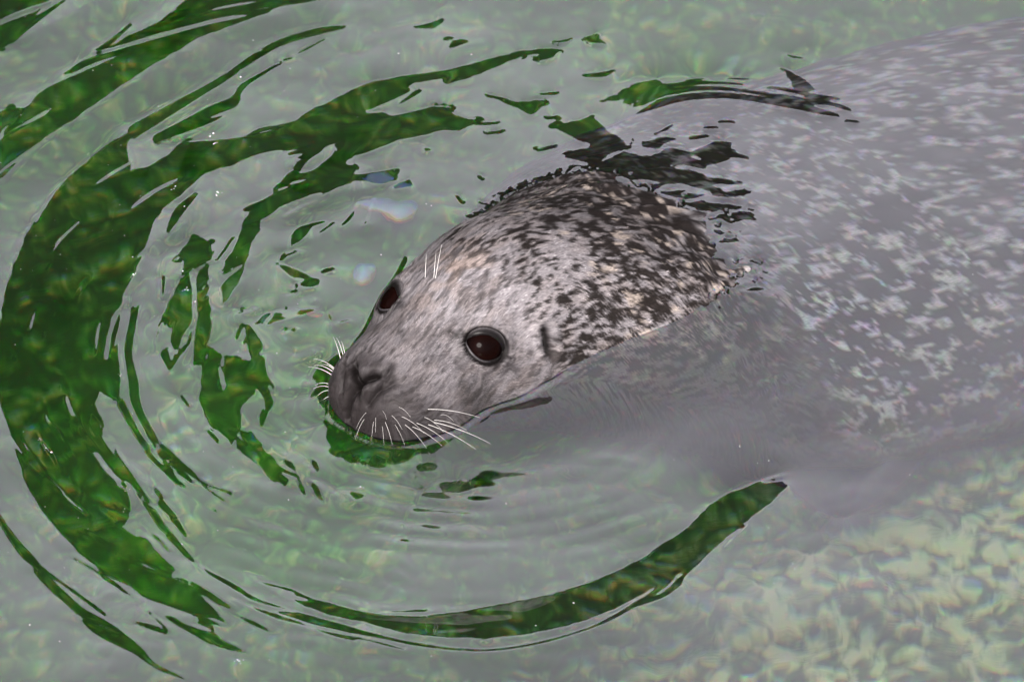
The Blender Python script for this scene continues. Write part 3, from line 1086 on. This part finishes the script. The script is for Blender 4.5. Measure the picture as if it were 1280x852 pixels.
STROKE = [  # region, tilt, (x, y, half width)...
    (R3, 'in', [1215, 97, 7, 1130, 112, 13, 1000, 150, 13, 900, 205, 13, 800, 275, 13, 700, 335, 15, 600, 395, 20, 480, 465, 26]),
    (R3, 'in', [1150, 140, 3, 1050, 195, 5, 950, 250, 6, 860, 310, 12, 830, 360, 20, 760, 400, 28, 680, 440, 26, 560, 490, 16]),
    (R3, 'in', [460, 90, 6, 380, 160, 10, 300, 220, 10, 220, 280, 8, 130, 360, 8]),
    (R3, 'in', [222, 3, 5, 100, 90, 12, 0, 175, 14]),
    (R3, 'in', [695, 690, 7, 640, 750, 18, 600, 820, 8]),
    (R3, 'in', [1040, 840, 8, 1070, 810, 9, 1150, 788, 5]), (R3, 'in', [1000, 770, 4, 1060, 735, 5, 1110, 715, 3]),
    (R4, 'in', [485, 205, 6, 455, 260, 14, 440, 350, 14, 430, 430, 14, 440, 520, 17, 450, 600, 14, 490, 680, 11, 560, 780, 9, 640, 852, 5]),
    (R4, 'in', [400, 600, 14, 450, 690, 10, 520, 770, 12, 580, 830, 14, 615, 856, 10]),
    (R4, 'in', [540, 735, 6, 590, 790, 9, 650, 830, 4]), (R4, 'in', [720, 120, 4, 775, 45, 5]), (R4, 'in', [540, 180, 6, 540, 240, 3]),
    (R4, 'in', [800, 290, 8, 840, 287, 6]), (R4, 'in', [925, 130, 5, 950, 102, 12, 990, 90, 7]), (R4, 'in', [970, 70, 6, 1000, 35, 20, 1030, 12, 8]),
    (R4, 'in', [985, 205, 10, 1035, 200, 14]), (R4, 'in', [1010, 245, 8, 1040, 256, 8]), (R4, 'in', [965, 232, 6, 990, 235, 6]), (R4, 'in', [1080, 158, 8, 1100, 152, 8]),
    (R4, 'in', [985, 430, 4, 1040, 430, 8]), (R4, 'in', [1090, 295, 5, 1110, 330, 6, 1160, 325, 3]), (R4, 'in', [690, 690, 4, 720, 720, 6]), (R4, 'in', [600, 575, 4, 625, 605, 5]),
    (R4, 'in', [945, 355, 6, 980, 353, 6]), (R4, 'in', [560, 20, 6, 590, -10, 8]),
    (R5, 'in', [410, 0, 10, 470, 100, 15, 540, 200, 13, 600, 290, 12, 680, 380, 10, 720, 415, 4]),
    (R5, 'near', [700, 400, 4, 760, 450, 9, 850, 500, 13, 950, 560, 11, 1100, 610, 15, 1284, 657, 13]),
    (R5, 'near', [800, 520, 4, 950, 590, 7, 1100, 640, 7, 1284, 690, 7]),
    (R5, 'in', [540, 10, 10, 620, 90, 11, 700, 160, 13, 790, 220, 9]), (R5, 'in', [600, 0, 8, 680, 70, 9, 740, 120, 5, 840, 160, 6]),
    (R5, 'in', [590, 200, 15, 640, 260, 11, 680, 315, 4]), (R5, 'in', [570, 150, 8, 590, 175, 8]), (R5, 'in', [500, 250, 5, 560, 310, 7, 615, 370, 4]),
    (R5, 'in', [740, 130, 3, 860, 220, 3, 1000, 290, 2]), (R5, 'in', [1120, 120, 8, 1150, 160, 12, 1175, 190, 5]),
    (R5, 'in', [0, 250, 8, 60, 340, 13, 120, 410, 17, 180, 490, 17, 280, 590, 13, 340, 640, 26, 420, 690, 26, 500, 740, 16, 560, 790, 5, 670, 840, 3]),
    (R5, 'in', [130, 410, 4, 250, 510, 4, 380, 610, 3]), (R5, 'in', [490, 640, 3, 560, 660, 9, 600, 665, 8, 570, 630, 3, 400, 480, 3, 270, 400, 3]),
    (R5, 'in', [380, 470, 5, 500, 560, 6, 640, 640, 5, 770, 715, 3]), (R5, 'in', [700, 500, 14, 800, 560, 13, 900, 620, 9, 980, 660, 4]),
    (R5, 'in', [1010, 65, 10, 1050, 60, 8, 1075, 110, 12, 1105, 165, 6]), (R5, 'in', [1130, 30, 6, 1140, 60, 12, 1150, 80, 6]), (R5, 'in', [1225, 155, 5, 1280, 182, 6]),
    (R6, 'near', [-2, 645, 10, 100, 668, 9, 250, 700, 7, 400, 727, 6, 550, 740, 5, 700, 722, 5, 850, 685, 5, 950, 650, 6, 1050, 600, 8, 1130, 550, 9, 1204, 490, 9]),
    (R6, 'near', [-2, 675, 4, 150, 700, 4, 290, 735, 3]), (R6, 'near', [60, 203, 4, 120, 232, 4]), (R6, 'near', [200, 605, 3, 360, 603, 3]),
    (R7, 'near', [320, 290, 4, 370, 270, 5, 412, 257, 4]), (R7, 'near', [-2, 627, 6, 80, 590, 8, 160, 510, 8, 220, 460, 5]), (R7, 'near', [245, 465, 3, 300, 405, 5]),
    (R8, 90, [945, 275, 3, 990, 278, 4, 1045, 258, 3]), (R8, 90, [785, 340, 3, 830, 337, 4]), (R8, 90, [592, 472, 5, 640, 466, 6]), (R8, 90, [775, 530, 4, 830, 512, 4]),
    (R8, 90, [575, 440, 3, 625, 438, 3]), (R8, 60, [490, 690, 6, 505, 712, 9]), (R8, 60, [568, 620, 7, 576, 630, 7]), (R8, 60, [570, 712, 6, 582, 718, 5]), (R8, 90, [810, 420, 4, 830, 417, 4]),
    (R8, 'in', [80, 800, 6, 110, 765, 8, 130, 720, 5]), (R8, 'in', [160, 790, 8, 175, 740, 6, 190, 700, 4]), (R8, 'in', [5, 825, 5, 50, 790, 5]),
    (R8, 'in', [220, 370, 5, 300, 325, 12]), (R8, 'in', [285, 370, 5, 345, 330, 8]),
    (R2, 70, [330, 280, 22, 350, 230, 19, 400, 190, 15, 460, 165, 10, 560, 150, 9, 650, 152, 8, 720, 162, 8, 800, 175, 10, 860, 185, 11, 910, 197, 9, 960, 208, 5]),
    (R2, 70, [300, 270, 10, 320, 220, 11, 370, 175, 10, 430, 145, 9, 520, 130, 7, 620, 130, 6, 700, 140, 5, 760, 150, 6, 820, 160, 9, 880, 170, 10, 940, 175, 6, 990, 190, 5]),
    (R2, 70, [300, 200, 9, 350, 160, 9, 420, 130, 8, 500, 115, 6, 600, 112, 5, 680, 118, 4]), (R2, 90, [760, 128, 4, 830, 140, 7, 900, 155, 8, 960, 163, 4]),
    (R2, 90, [520, 103, 4, 570, 98, 3]), (R2, 90, [640, 100, 4, 700, 103, 3]), (R2, 90, [990, 222, 4, 1020, 225, 4]),
    (R2, 60, [80, 298, 4, 122, 286, 5]), (R2, 90, [88, 140, 4, 128, 138, 4]), (R2, 90, [220, 88, 4, 270, 85, 6, 300, 73, 3]),
    (R2, 90, [540, 268, 6, 575, 262, 5]), (R2, 90, [570, 240, 4, 605, 240, 4]), (R2, 90, [618, 224, 5, 650, 225, 4]), (R2, 60, [676, 322, 5, 690, 323, 5]),
    (R2, 90, [690, 405, 4, 683, 432, 4]), (R2, 90, [674, 390, 3, 676, 400, 3]), (R2, 90, [668, 420, 5, 660, 435, 5]), (R2, 60, [600, 425, 5, 640, 432, 6]),
    (R2, 60, [500, 330, 12, 560, 345, 8]), (R2, 60, [530, 395, 8, 600, 412, 8]),
    (PX, 150, [440, 436, 4, 458, 416, 6, 470, 394, 6, 480, 370, 5, 495, 348, 4, 507, 326, 4]),
    (PX, 80, [380, 350, 8, 350, 330, 3]), (PX, 60, [585, 268, 3, 640, 245, 2]),
]
MX0, MY0, MW, MH = -120, -110, 1520, 1072      # mask raster, pixels of the photograph with a margin
CEN_PX = (560.0, 450.0)


def raster():
    M = np.zeros((MH, MW)); DX = np.zeros((MH, MW)); DY = np.zeros((MH, MW))
    gy, gx = np.mgrid[0:MH, 0:MW]
    gx = gx + MX0; gy = gy + MY0
    cw = on_water(*CEN_PX)
    # inward direction on the water for every pixel
    k = 1.0 / 1250.0
    ix = (CEN_PX[0] - gx) * k; iy = -(CEN_PX[1] - gy) * k / math.sin(ELEV)
    th = np.arctan2(-iy, -ix)                  # bearing from the centre
    deg = np.degrees(th) % 360
    # tilt bearing by bearing round the ring: right on the left flank, away from the viewer on the near one
    bear = np.interp(deg, [0, 90, 120, 150, 180, 225, 250, 360], [90, 92, 125, 152, 180, 205, 215, 215])
    top = np.interp(deg, [0, 60, 100, 140, 180], [75, 85, 105, 130, 170])

    nearb = np.interp(deg, [0, 180, 225, 270, 320, 360], [115, 62, 62, 90, 118, 118])

    def put(mask, x0, y0, tilt, sel):
        ys, xs = slice(y0, y0 + mask.shape[0]), slice(x0, x0 + mask.shape[1])
        b = bear[ys, xs] if tilt == 'in' else (top[ys, xs] if tilt == 'top' else nearb[ys, xs] if tilt == 'near' else np.full(mask.shape, float(tilt)))
        b = np.radians(b)
        M[ys, xs] = np.maximum(M[ys, xs], mask)
        DX[ys, xs] += mask * np.cos(b); DY[ys, xs] += mask * np.sin(b)

    for (ox, oy, sc), tilt, c in POLY:
        P = np.array(c, float).reshape(-1, 2) * sc + np.array([ox, oy])
        # round the corners a little
        x0 = max(int(P[:, 0].min()) - 2 - MX0, 0); x1 = min(int(P[:, 0].max()) + 3 - MX0, MW)
        y0 = max(int(P[:, 1].min()) - 2 - MY0, 0); y1 = min(int(P[:, 1].max()) + 3 - MY0, MH)
        X = gx[y0:y1, x0:x1] + 0.0; Y = gy[y0:y1, x0:x1] + 0.0
        wob = np.stack([X.ravel() / 9, Y.ravel() / 9, np.zeros(X.size)], 1)
        X = X + 3.0 * (noise3(wob).reshape(X.shape) - 0.5); Y = Y + 3.0 * (noise3(wob + 40.5).reshape(X.shape) - 0.5)
        ins = np.zeros(X.shape, bool)
        for (ax_, ay_), (bx_, by_) in zip(P, np.roll(P, -1, 0)):
            if ay_ == by_:
                continue
            cross = ((ay_ > Y) != (by_ > Y)) & (X < (bx_ - ax_) * (Y - ay_) / (by_ - ay_) + ax_)
            ins ^= cross
        put(ins.astype(float), x0, y0, tilt, None)
    for (ox, oy, sc), tilt, c in STROKE:
        Q = np.array(c, float).reshape(-1, 3)
        P = Q[:, :2] * sc + np.array([ox, oy]); W = np.maximum(Q[:, 2] * sc, 0.8)
        C3 = catmull(np.column_stack([P, W]), 8)
        pad = W.max() + 4
        x0 = max(int(C3[:, 0].min() - pad) - MX0, 0); x1 = min(int(C3[:, 0].max() + pad) - MX0, MW)
        y0 = max(int(C3[:, 1].min() - pad) - MY0, 0); y1 = min(int(C3[:, 1].max() + pad) - MY0, MH)
        if x1 <= x0 or y1 <= y0:
            continue
        X = gx[y0:y1, x0:x1]; Y = gy[y0:y1, x0:x1]
        best = np.full(X.shape, -9.0)
        for a, b in zip(C3[:-1], C3[1:]):
            ab = b[:2] - a[:2]
            t_ = np.clip(((X - a[0]) * ab[0] + (Y - a[1]) * ab[1]) / (ab @ ab + 1e-9), 0, 1)
            dd = np.hypot(X - a[0] - t_ * ab[0], Y - a[1] - t_ * ab[1])
            best = np.maximum(best, (a[2] + t_ * (b[2] - a[2])) - dd)
        put(np.clip(best + 0.5, 0, 1), x0, y0, tilt, None)
    L = np.hypot(DX, DY) + 1e-9
    DX /= L; DY /= L
    # directions spread a little beyond the bands
    return M, DX * (M > 0), DY * (M > 0), gx, gy


MASK, MDX, MDY, GX, GY = raster()
# silky streaks inside the broad bands, running along the rings
k = 1.0 / 1250.0
rx = (GX - CEN_PX[0]); ry = (GY - CEN_PX[1]) / math.sin(ELEV)
rad = np.hypot(rx, ry); ang = np.arctan2(ry, rx)
st = np.stack([rad.ravel() / 11.0, ang.ravel() * 5.0, np.zeros(rad.size)], 1)
STREAK = fbm(st, 3).reshape(rad.shape)
leftlow = sstep(350, 620, GY) * sstep(60, 200, GX)
hole = sstep(0.68 - 0.05 * leftlow, 0.71 - 0.05 * leftlow, STREAK)
MASKS = MASK * (1 - 0.9 * hole * (MASK > 0.5) * sstep(430, 330, GX))
chin = (GX > 384) & (GX < 570) & (GY > 515) & (GY < 605)
fing = fbm(np.stack([GX.ravel() / 7.0, GY.ravel() / 15.0, np.zeros(GX.size)], 1), 2).reshape(GX.shape)
MASKS = np.where(chin, MASKS * sstep(0.40, 0.47, fing), MASKS)
SOFT = blur1(MASKS, 0.7)
HALO = np.clip(blur1(MASK, 3.0) * 2.2, 0, 1) * (1 - np.clip(blur1(MASK, 0.8) * 1.6, 0, 1))
HDX, HDY = blur1(MDX, 3.0), blur1(MDY, 3.0)


def sample(A, u, v):
    x = np.clip(u - MX0, 0, MW - 1.001); y = np.clip(v - MY0, 0, MH - 1.001)
    i = x.astype(int); j = y.astype(int)
    fx, fy = x - i, y - j
    return A[j, i] * (1 - fx) * (1 - fy) + A[j, i + 1] * fx * (1 - fy) + A[j + 1, i] * (1 - fx) * fy + A[j + 1, i + 1] * fx * fy


def solve_heights(gxx, gyy, wx, wy, dx, dy, iters, h0=None, screen=0.0):
    """weighted least squares: heights whose slopes follow (gxx, gyy) most where the weights are high"""
    def div(ax, ay):
        r = np.zeros((ax.shape[0], ay.shape[1]))
        r[:, :-1] -= ax; r[:, 1:] += ax
        r[:-1, :] -= ay; r[1:, :] += ay
        return r

    def A(h):
        ex = np.diff(h, axis=1) / dx; ey = np.diff(h, axis=0) / dy
        return div(wx * ex / dx, wy * ey / dy) + screen * h
    b = div(wx * gxx / dx, wy * gyy / dy)
    h = np.zeros_like(b) if h0 is None else h0.copy()
    D = np.zeros_like(b)
    D[:, :-1] += wx / dx ** 2; D[:, 1:] += wx / dx ** 2
    D[:-1, :] += wy / dy ** 2; D[1:, :] += wy / dy ** 2
    D += screen
    r = b - A(h); z = r / D; p = z.copy(); rz = (r * z).sum()
    for i in range(iters):
        Ap = A(p)
        al = rz / ((p * Ap).sum() + 1e-30)
        h += al * p; r -= al * Ap
        z = r / D; rz2 = (r * z).sum()
        p = z + (rz2 / (rz + 1e-30)) * p; rz = rz2
    return h


WX0, WX1, WY0, WY1 = -0.62, 0.62, -0.72, 0.80
TILT = math.tan(math.radians(10.5))


def targets(nx, ny, h):
    xs = np.linspace(WX0, WX1, nx); ys = np.linspace(WY0, WY1, ny)
    X, Y = np.meshgrid(xs, ys)
    u, v = project(np.stack([X.ravel(), Y.ravel(), h.ravel()], 1))
    m = sample(SOFT, u, v).reshape(X.shape)
    dxm = sample(MDX, u, v).reshape(X.shape); dym = sample(MDY, u, v).reshape(X.shape)
    L = np.hypot(dxm, dym) + 1e-6
    return X, Y, m, dxm / L, dym / L


def mirrors_bank(X, Y, h, cell):
    gy, gx = np.gradient(h, cell[1], cell[0])
    n = np.stack([-gx, -gy, np.ones_like(gx)], -1)
    n /= np.linalg.norm(n, axis=-1, keepdims=True)
    P = np.stack([X, Y, h], -1)
    v = P - CAM
    v /= np.linalg.norm(v, axis=-1, keepdims=True)
    r = v - 2 * (v * n).sum(-1, keepdims=True) * n
    t_ = (12.6 - Y) / r[..., 1]
    wx = X + r[..., 0] * t_; wz = h + r[..., 2] * t_
    return ((wx < -1.5) & (wz < 17)) | (wz < 6.8)


def water_heights():
    h = None
    for nx, ny, it in ((150, 110, 260), (300, 220, 200), (600, 440, 160), (900, 660, 140)):
        if h is None:
            h = np.zeros((ny, nx))
        else:
            # bilinear upsample of the coarser solution
            oy, ox = h.shape
            yi = np.linspace(0, oy - 1.001, ny); xi = np.linspace(0, ox - 1.001, nx)
            j = yi.astype(int); i = xi.astype(int); fy = (yi - j)[:, None]; fx = (xi - i)[None, :]
            h = h[j][:, i] * (1 - fy) * (1 - fx) + h[j][:, i + 1] * (1 - fy) * fx + h[j + 1][:, i] * fy * (1 - fx) + h[j + 1][:, i + 1] * fy * fx
        X, Y, m, dx_, dy_ = targets(nx, ny, h)
        cell = ((WX1 - WX0) / (nx - 1), (WY1 - WY0) / (ny - 1))
        # surface normal tilts towards (dx_, dy_): slope of the height runs the other way
        amp = TILT * (0.85 + 0.5 * fbm(np.stack([X.ravel() * 22, Y.ravel() * 16, 0 * X.ravel()], 1), 3).reshape(X.shape))
        sx = -amp * dx_ * m; sy = -amp * dy_ * m
        # beside every band the surface swings back
        u_, v_ = project(np.stack([X.ravel(), Y.ravel(), h.ravel()], 1))
        ha = sample(HALO, u_, v_).reshape(X.shape) * (m < 0.05)
        hx = sample(HDX, u_, v_).reshape(X.shape); hy = sample(HDY, u_, v_).reshape(X.shape)
        hl_ = np.hypot(hx, hy) + 1e-6
        sx = sx + 0.35 * TILT * ha * hx / hl_; sy = sy + 0.35 * TILT * ha * hy / hl_
        # the seal pushes a low swell up its near cheek: the water leans to the viewer there
        bw = np.array([on_water(*p)[:2] for p in BOW])
        db, _t = seg_dist(np.stack([X, Y], -1), [b for b in bw])
        lean = np.exp(-(db / 0.065) ** 2) * (m < 0.02)
        sx = sx - 0.15 * lean * TILT * 1.9; sy = sy + lean * TILT * 1.9
        w = 0.035 + m + 0.7 * lean + 0.22 * ha
        if nx == 900:
            yi = np.linspace(0, 439, ny).astype(int); xi = np.linspace(0, 599, nx).astype(int)
            w = m + 0.7 * lean + 0.22 * ha + np.maximum(0.035, KEEP[yi][:, xi])
        for again in range(3):
            wx = 0.5 * (w[:, 1:] + w[:, :-1]); wy = 0.5 * (w[1:] + w[:-1])
            h = solve_heights(0.5 * (sx[:, 1:] + sx[:, :-1]), 0.5 * (sy[1:] + sy[:-1]), wx, wy, *cell, it // (1 + again), h, 2.0)
            if nx < 300 or (nx > 700 and again > 0):
                break
            # flanks between the bands stay too flat to mirror the banks
            false = mirrors_bank(X, Y, h, cell) & (m < 0.06)
            w = w + 0.5 * blur1(false.astype(float), 1.5)
        if nx == 600:
            KEEP = w - m - 0.7 * lean - 0.22 * ha
    h -= h.mean()
    # gentle wavelets everywhere
    Pw = np.stack([X.ravel(), Y.ravel(), np.zeros(X.size)], 1)
    calm = 1 - 0.7 * sstep(0.2, 0.8, m)
    h = h + calm * (0.0026 * (fbm(Pw * np.array([9, 9, 1]) + 3.1, 3) - 0.5).reshape(X.shape) + 0.00026 * (fbm(Pw * np.array([42, 34, 1]) + 8.2, 2) - 0.5).reshape(X.shape))
    cw = on_water(*CEN_PX)
    rr = np.hypot(X - cw[0], Y - cw[1])
    env = sstep(0.12, 0.25, rr) * sstep(0.62, 0.40, rr)
    bear = np.arctan2(Y - cw[1], X - cw[0])
    near = sstep(-0.1, -0.6, np.sin(bear))
    wob = fbm(Pw * np.array([14, 14, 1]) + 5.5, 2).reshape(X.shape)
    h = h + calm * env * near * sstep(0.30, -0.05, X) * 0.00030 * sstep(0.35, 0.75, wob) * np.sin(rr / 0.0085 * 2 + 1.5 * np.sin(bear * 3) + 5 * wob)
    # water creeps up where it meets the fur
    top_z = np.full(X.shape, -9.0)
    V3 = BODY[:NH + 60].reshape(-1, 3)
    ii = np.clip(np.rint((V3[:, 0] - WX0) / (WX1 - WX0) * (X.shape[1] - 1)).astype(int), 0, X.shape[1] - 1)
    jj = np.clip(np.rint((V3[:, 1] - WY0) / (WY1 - WY0) * (X.shape[0] - 1)).astype(int), 0, X.shape[0] - 1)
    np.maximum.at(top_z, (jj, ii), V3[:, 2])
    for _k in range(2):
        pad_ = np.pad(top_z, 1, constant_values=-9.0)
        nb = np.maximum.reduce([pad_[a_:a_ + X.shape[0], b_:b_ + X.shape[1]] for a_ in range(3) for b_ in range(3)])
        top_z = np.where(top_z < -5, nb, top_z)
    gap = h - blur1(np.maximum(top_z, -0.15), 0.8)
    h = h + 0.0028 * np.exp(-np.clip(gap, 0, 1) / 0.0045)
    edge = sstep(WX0, WX0 + 0.06, X) * sstep(WX1, WX1 - 0.06, X) * sstep(WY0, WY0 + 0.06, Y) * sstep(WY1, WY1 - 0.06, Y)
    return X, Y, h * edge, m


WXg, WYg, WH_, WM = water_heights()
print('water height range', WH_.min(), WH_.max())
gy_, gx_ = np.gradient(WH_, WYg[1, 0] - WYg[0, 0], WXg[0, 1] - WXg[0, 0])
print('in band slope', np.hypot(gx_, gy_)[WM > 0.8].mean(), 'outside', np.hypot(gx_, gy_)[WM < 0.05].mean())


def water_material():
    m = Mat('clear_water')
    fr = m.add('ShaderNodeFresnel', IOR=1.85)
    gl = m.add('ShaderNodeBsdfGlossy', Roughness=0.0, Color=(1, 1, 1, 1))
    sh = []
    for c, ior in (((0.94, 0, 0, 1), 1.324), ((0, 0.97, 0, 1), 1.334), ((0, 0, 0.95, 1), 1.347)):
        sh.append(m.add('ShaderNodeBsdfRefraction', Roughness=0.0, Color=c, IOR=ior))
    a1 = m.add('ShaderNodeAddShader'); a2 = m.add('ShaderNodeAddShader')
    m.link(sh[0].outputs[0], a1.inputs[0]); m.link(sh[1].outputs[0], a1.inputs[1])
    m.link(a1.outputs[0], a2.inputs[0]); m.link(sh[2].outputs[0], a2.inputs[1])
    mx = m.add('ShaderNodeMixShader')
    m.link(fr.outputs[0], mx.inputs[0]); m.link(a2.outputs[0], mx.inputs[1]); m.link(gl.outputs[0], mx.inputs[2])
    m.link(mx.outputs[0], m.out.inputs['Surface'])
    return m.m


ny, nx = WH_.shape
P = np.stack([WXg.ravel(), WYg.ravel(), WH_.ravel()], 1)
Q = grid_quads(ny, nx)
B = 11.5
extra = np.array([(-B, -B, 0), (B, -B, 0), (B, B + 1.5, 0), (-B, B + 1.5, 0)], float)
n0 = len(P)
c00, c10, c11, c01 = 0, nx - 1, nx * ny - 1, nx * (ny - 1)
EQ = np.array([(n0, n0 + 1, c10, c00), (n0 + 1, n0 + 2, c11, c10), (n0 + 2, n0 + 3, c01, c11), (n0 + 3, n0, c00, c01)])
me = mesh_np('water', np.vstack([P, extra]), np.vstack([Q, EQ]))
water = add_obj('water', me, water_material())
tag(water, 'rippled pool water mirroring a pale sky, green where it clears', None, None, 'structure')


# ------------------------------------------------------------------ small things on and under the water
def under(px, py, z):
    """point at height z under flat water seen at a pixel"""
    d = ray(px, py)
    p = CAM + d * (-CAM[2] / d[2])
    k = 1 / 1.334
    t_ = np.array([d[0] * k, d[1] * k, 0]); t_[2] = -math.sqrt(1 - t_[0] ** 2 - t_[1] ** 2)
    return p + t_ * (z / t_[2])


def plain(name, stops, scale, rough=0.5):
    m = Mat(name)
    tc = m.add('ShaderNodeTexCoord')
    n1 = m.add('ShaderNodeTexNoise', Scale=scale, Detail=3.0)
    m.link(tc.outputs['Object'], n1.inputs['Vector'])
    r = m.ramp(n1.outputs['Fac'], stops)
    b = m.add('ShaderNodeBsdfPrincipled', Roughness=rough)
    m.link(r.outputs[0], b.inputs['Base Color'])
    m.link(b.outputs[0], m.out.inputs['Surface'])
    return m.m


GLINT = plain('pale_glint', [(0.3, (0.09, 0.15, 0.17)), (0.7, (0.17, 0.22, 0.22))], 40.0)  # tint of the flakes added for caustic glints


def flake(name, c, ra, rb, turn, thick, mat, seed):
    """an irregular domed flake, closed underneath"""
    r_ = random.Random(seed)
    n, rings = 22, 6
    prof = [1 + 0.22 * math.sin(2 * k * math.pi / n * 2 + seed) + 0.12 * (r_.random() - 0.5) for k in range(n)]
    P = []
    for side_ in (1, -1):
        for i in range(rings):
            q_ = i / (rings - 1)
            for j in range(n):
                a_ = 2 * math.pi * j / n
                rr_ = max(q_, 0.02) * prof[j]
                x_, y_ = ra * rr_ * math.cos(a_), rb * rr_ * math.sin(a_)
                z_ = thick * (1 - q_ * q_) * (1.0 if side_ > 0 else 0.25) + (0.0 if side_ > 0 else -0.0008)
                P.append((x_ * math.cos(turn) - y_ * math.sin(turn), x_ * math.sin(turn) + y_ * math.cos(turn), z_))
    qd = np.vstack([grid_quads(rings, n, wrap=True), grid_quads(rings, n, wrap=True)[:, ::-1] + rings * n])
    j = np.arange(n); j2 = (j + 1) % n
    rim = np.stack([(rings - 1) * n + j, (rings - 1) * n + j2, (2 * rings - 1) * n + j2, (2 * rings - 1) * n + j], 1)
    o = add_obj(name, mesh_np(name, np.array(P), np.vstack([qd, rim])), mat)
    o.location = c
    return o


o = flake('caustic_glint', under(484, 268, FLOOR_Z + 0.035), 0.024, 0.022, 0.3, 0.006, GLINT, 3)  # added flakes stand in for caustic sun glints on the floor
tag(o, 'larger bluish white flake standing in for a sun glint under water above the forehead', 'caustic glint')
o = flake('caustic_glint', under(449, 350, FLOOR_Z + 0.035), 0.013, 0.016, -0.4, 0.005, GLINT, 5)
tag(o, 'smaller bluish white flake standing in for a sun glint under water left of the far eye', 'caustic glint')
LEAF = plain('brown_leaf', [(0.35, (0.10, 0.030, 0.010)), (0.65, (0.18, 0.075, 0.02))], 120.0)
p = on_water(393, 402)
o = flake('leaf_scrap', (p[0], p[1], 0.002), 0.0065, 0.0045, 0.2, 0.0015, LEAF, 9)
tag(o, 'tiny orange brown scrap floating left of the muzzle', 'leaf')


def specks():
    """foam specks drifting on the water, far too small and many to count"""
    from math import floor as _f
    nx_, ny_ = WXg.shape[1], WXg.shape[0]
    pts = []
    seeds = [(75, 312), (166, 356), (235, 373), (232, 350), (245, 390), (268, 165), (268, 175), (301, 91), (215, 240), (150, 480), (60, 560),
             (50, 545), (20, 425), (165, 620), (155, 640), (95, 690), (300, 830), (715, 755), (960, 560), (990, 700), (270, 250), (230, 268),
             (500, 60), (160, 330), (155, 300), (450, 612), (1000, 705), (1195, 815), (930, 545)]
    for a_, b_ in seeds:
        for k in range(random.choice((1, 1, 2, 3, 5))):
            pts.append((a_ + random.gauss(0, 3), b_ + random.gauss(0, 2), random.uniform(0.0004, 0.0011)))
    for k in range(110):
        pts.append((random.uniform(0, 1280) ** 1.0 * random.choice((0.45, 1.0)), random.uniform(0, 852), random.uniform(0.0003, 0.0007)))
    V_, T_ = [], []
    for a_, b_, r_ in pts:
        p_ = on_water(a_, b_)
        i_ = int((p_[0] - WX0) / (WX1 - WX0) * (nx_ - 1)); j_ = int((p_[1] - WY0) / (WY1 - WY0) * (ny_ - 1))
        if not (0 <= i_ < nx_ and 0 <= j_ < ny_):
            continue
        z_ = WH_[j_, i_]
        b0 = len(V_)
        for d_ in ((1, 0, 0), (0, 1, 0), (-1, 0, 0), (0, -1, 0), (0, 0, 0.8), (0, 0, -0.8)):
            V_.append((p_[0] + d_[0] * r_ * random.uniform(0.7, 1.5), p_[1] + d_[1] * r_ * random.uniform(0.7, 1.5), z_ + d_[2] * r_))
        for f_ in ((0, 1, 4), (1, 2, 4), (2, 3, 4), (3, 0, 4), (1, 0, 5), (2, 1, 5), (3, 2, 5), (0, 3, 5)):
            T_.append([b0 + q_ for q_ in f_])
    o = add_obj('foam_specks', mesh_np('foam_specks', np.array(V_), None, np.array(T_)), plain('foam', [(0.3, (0.12, 0.12, 0.12)), (0.7, (0.28, 0.28, 0.27))], 90.0))
    tag(o, 'tiny pale foam specks drifting on the water', 'foam', None, 'stuff')


specks()
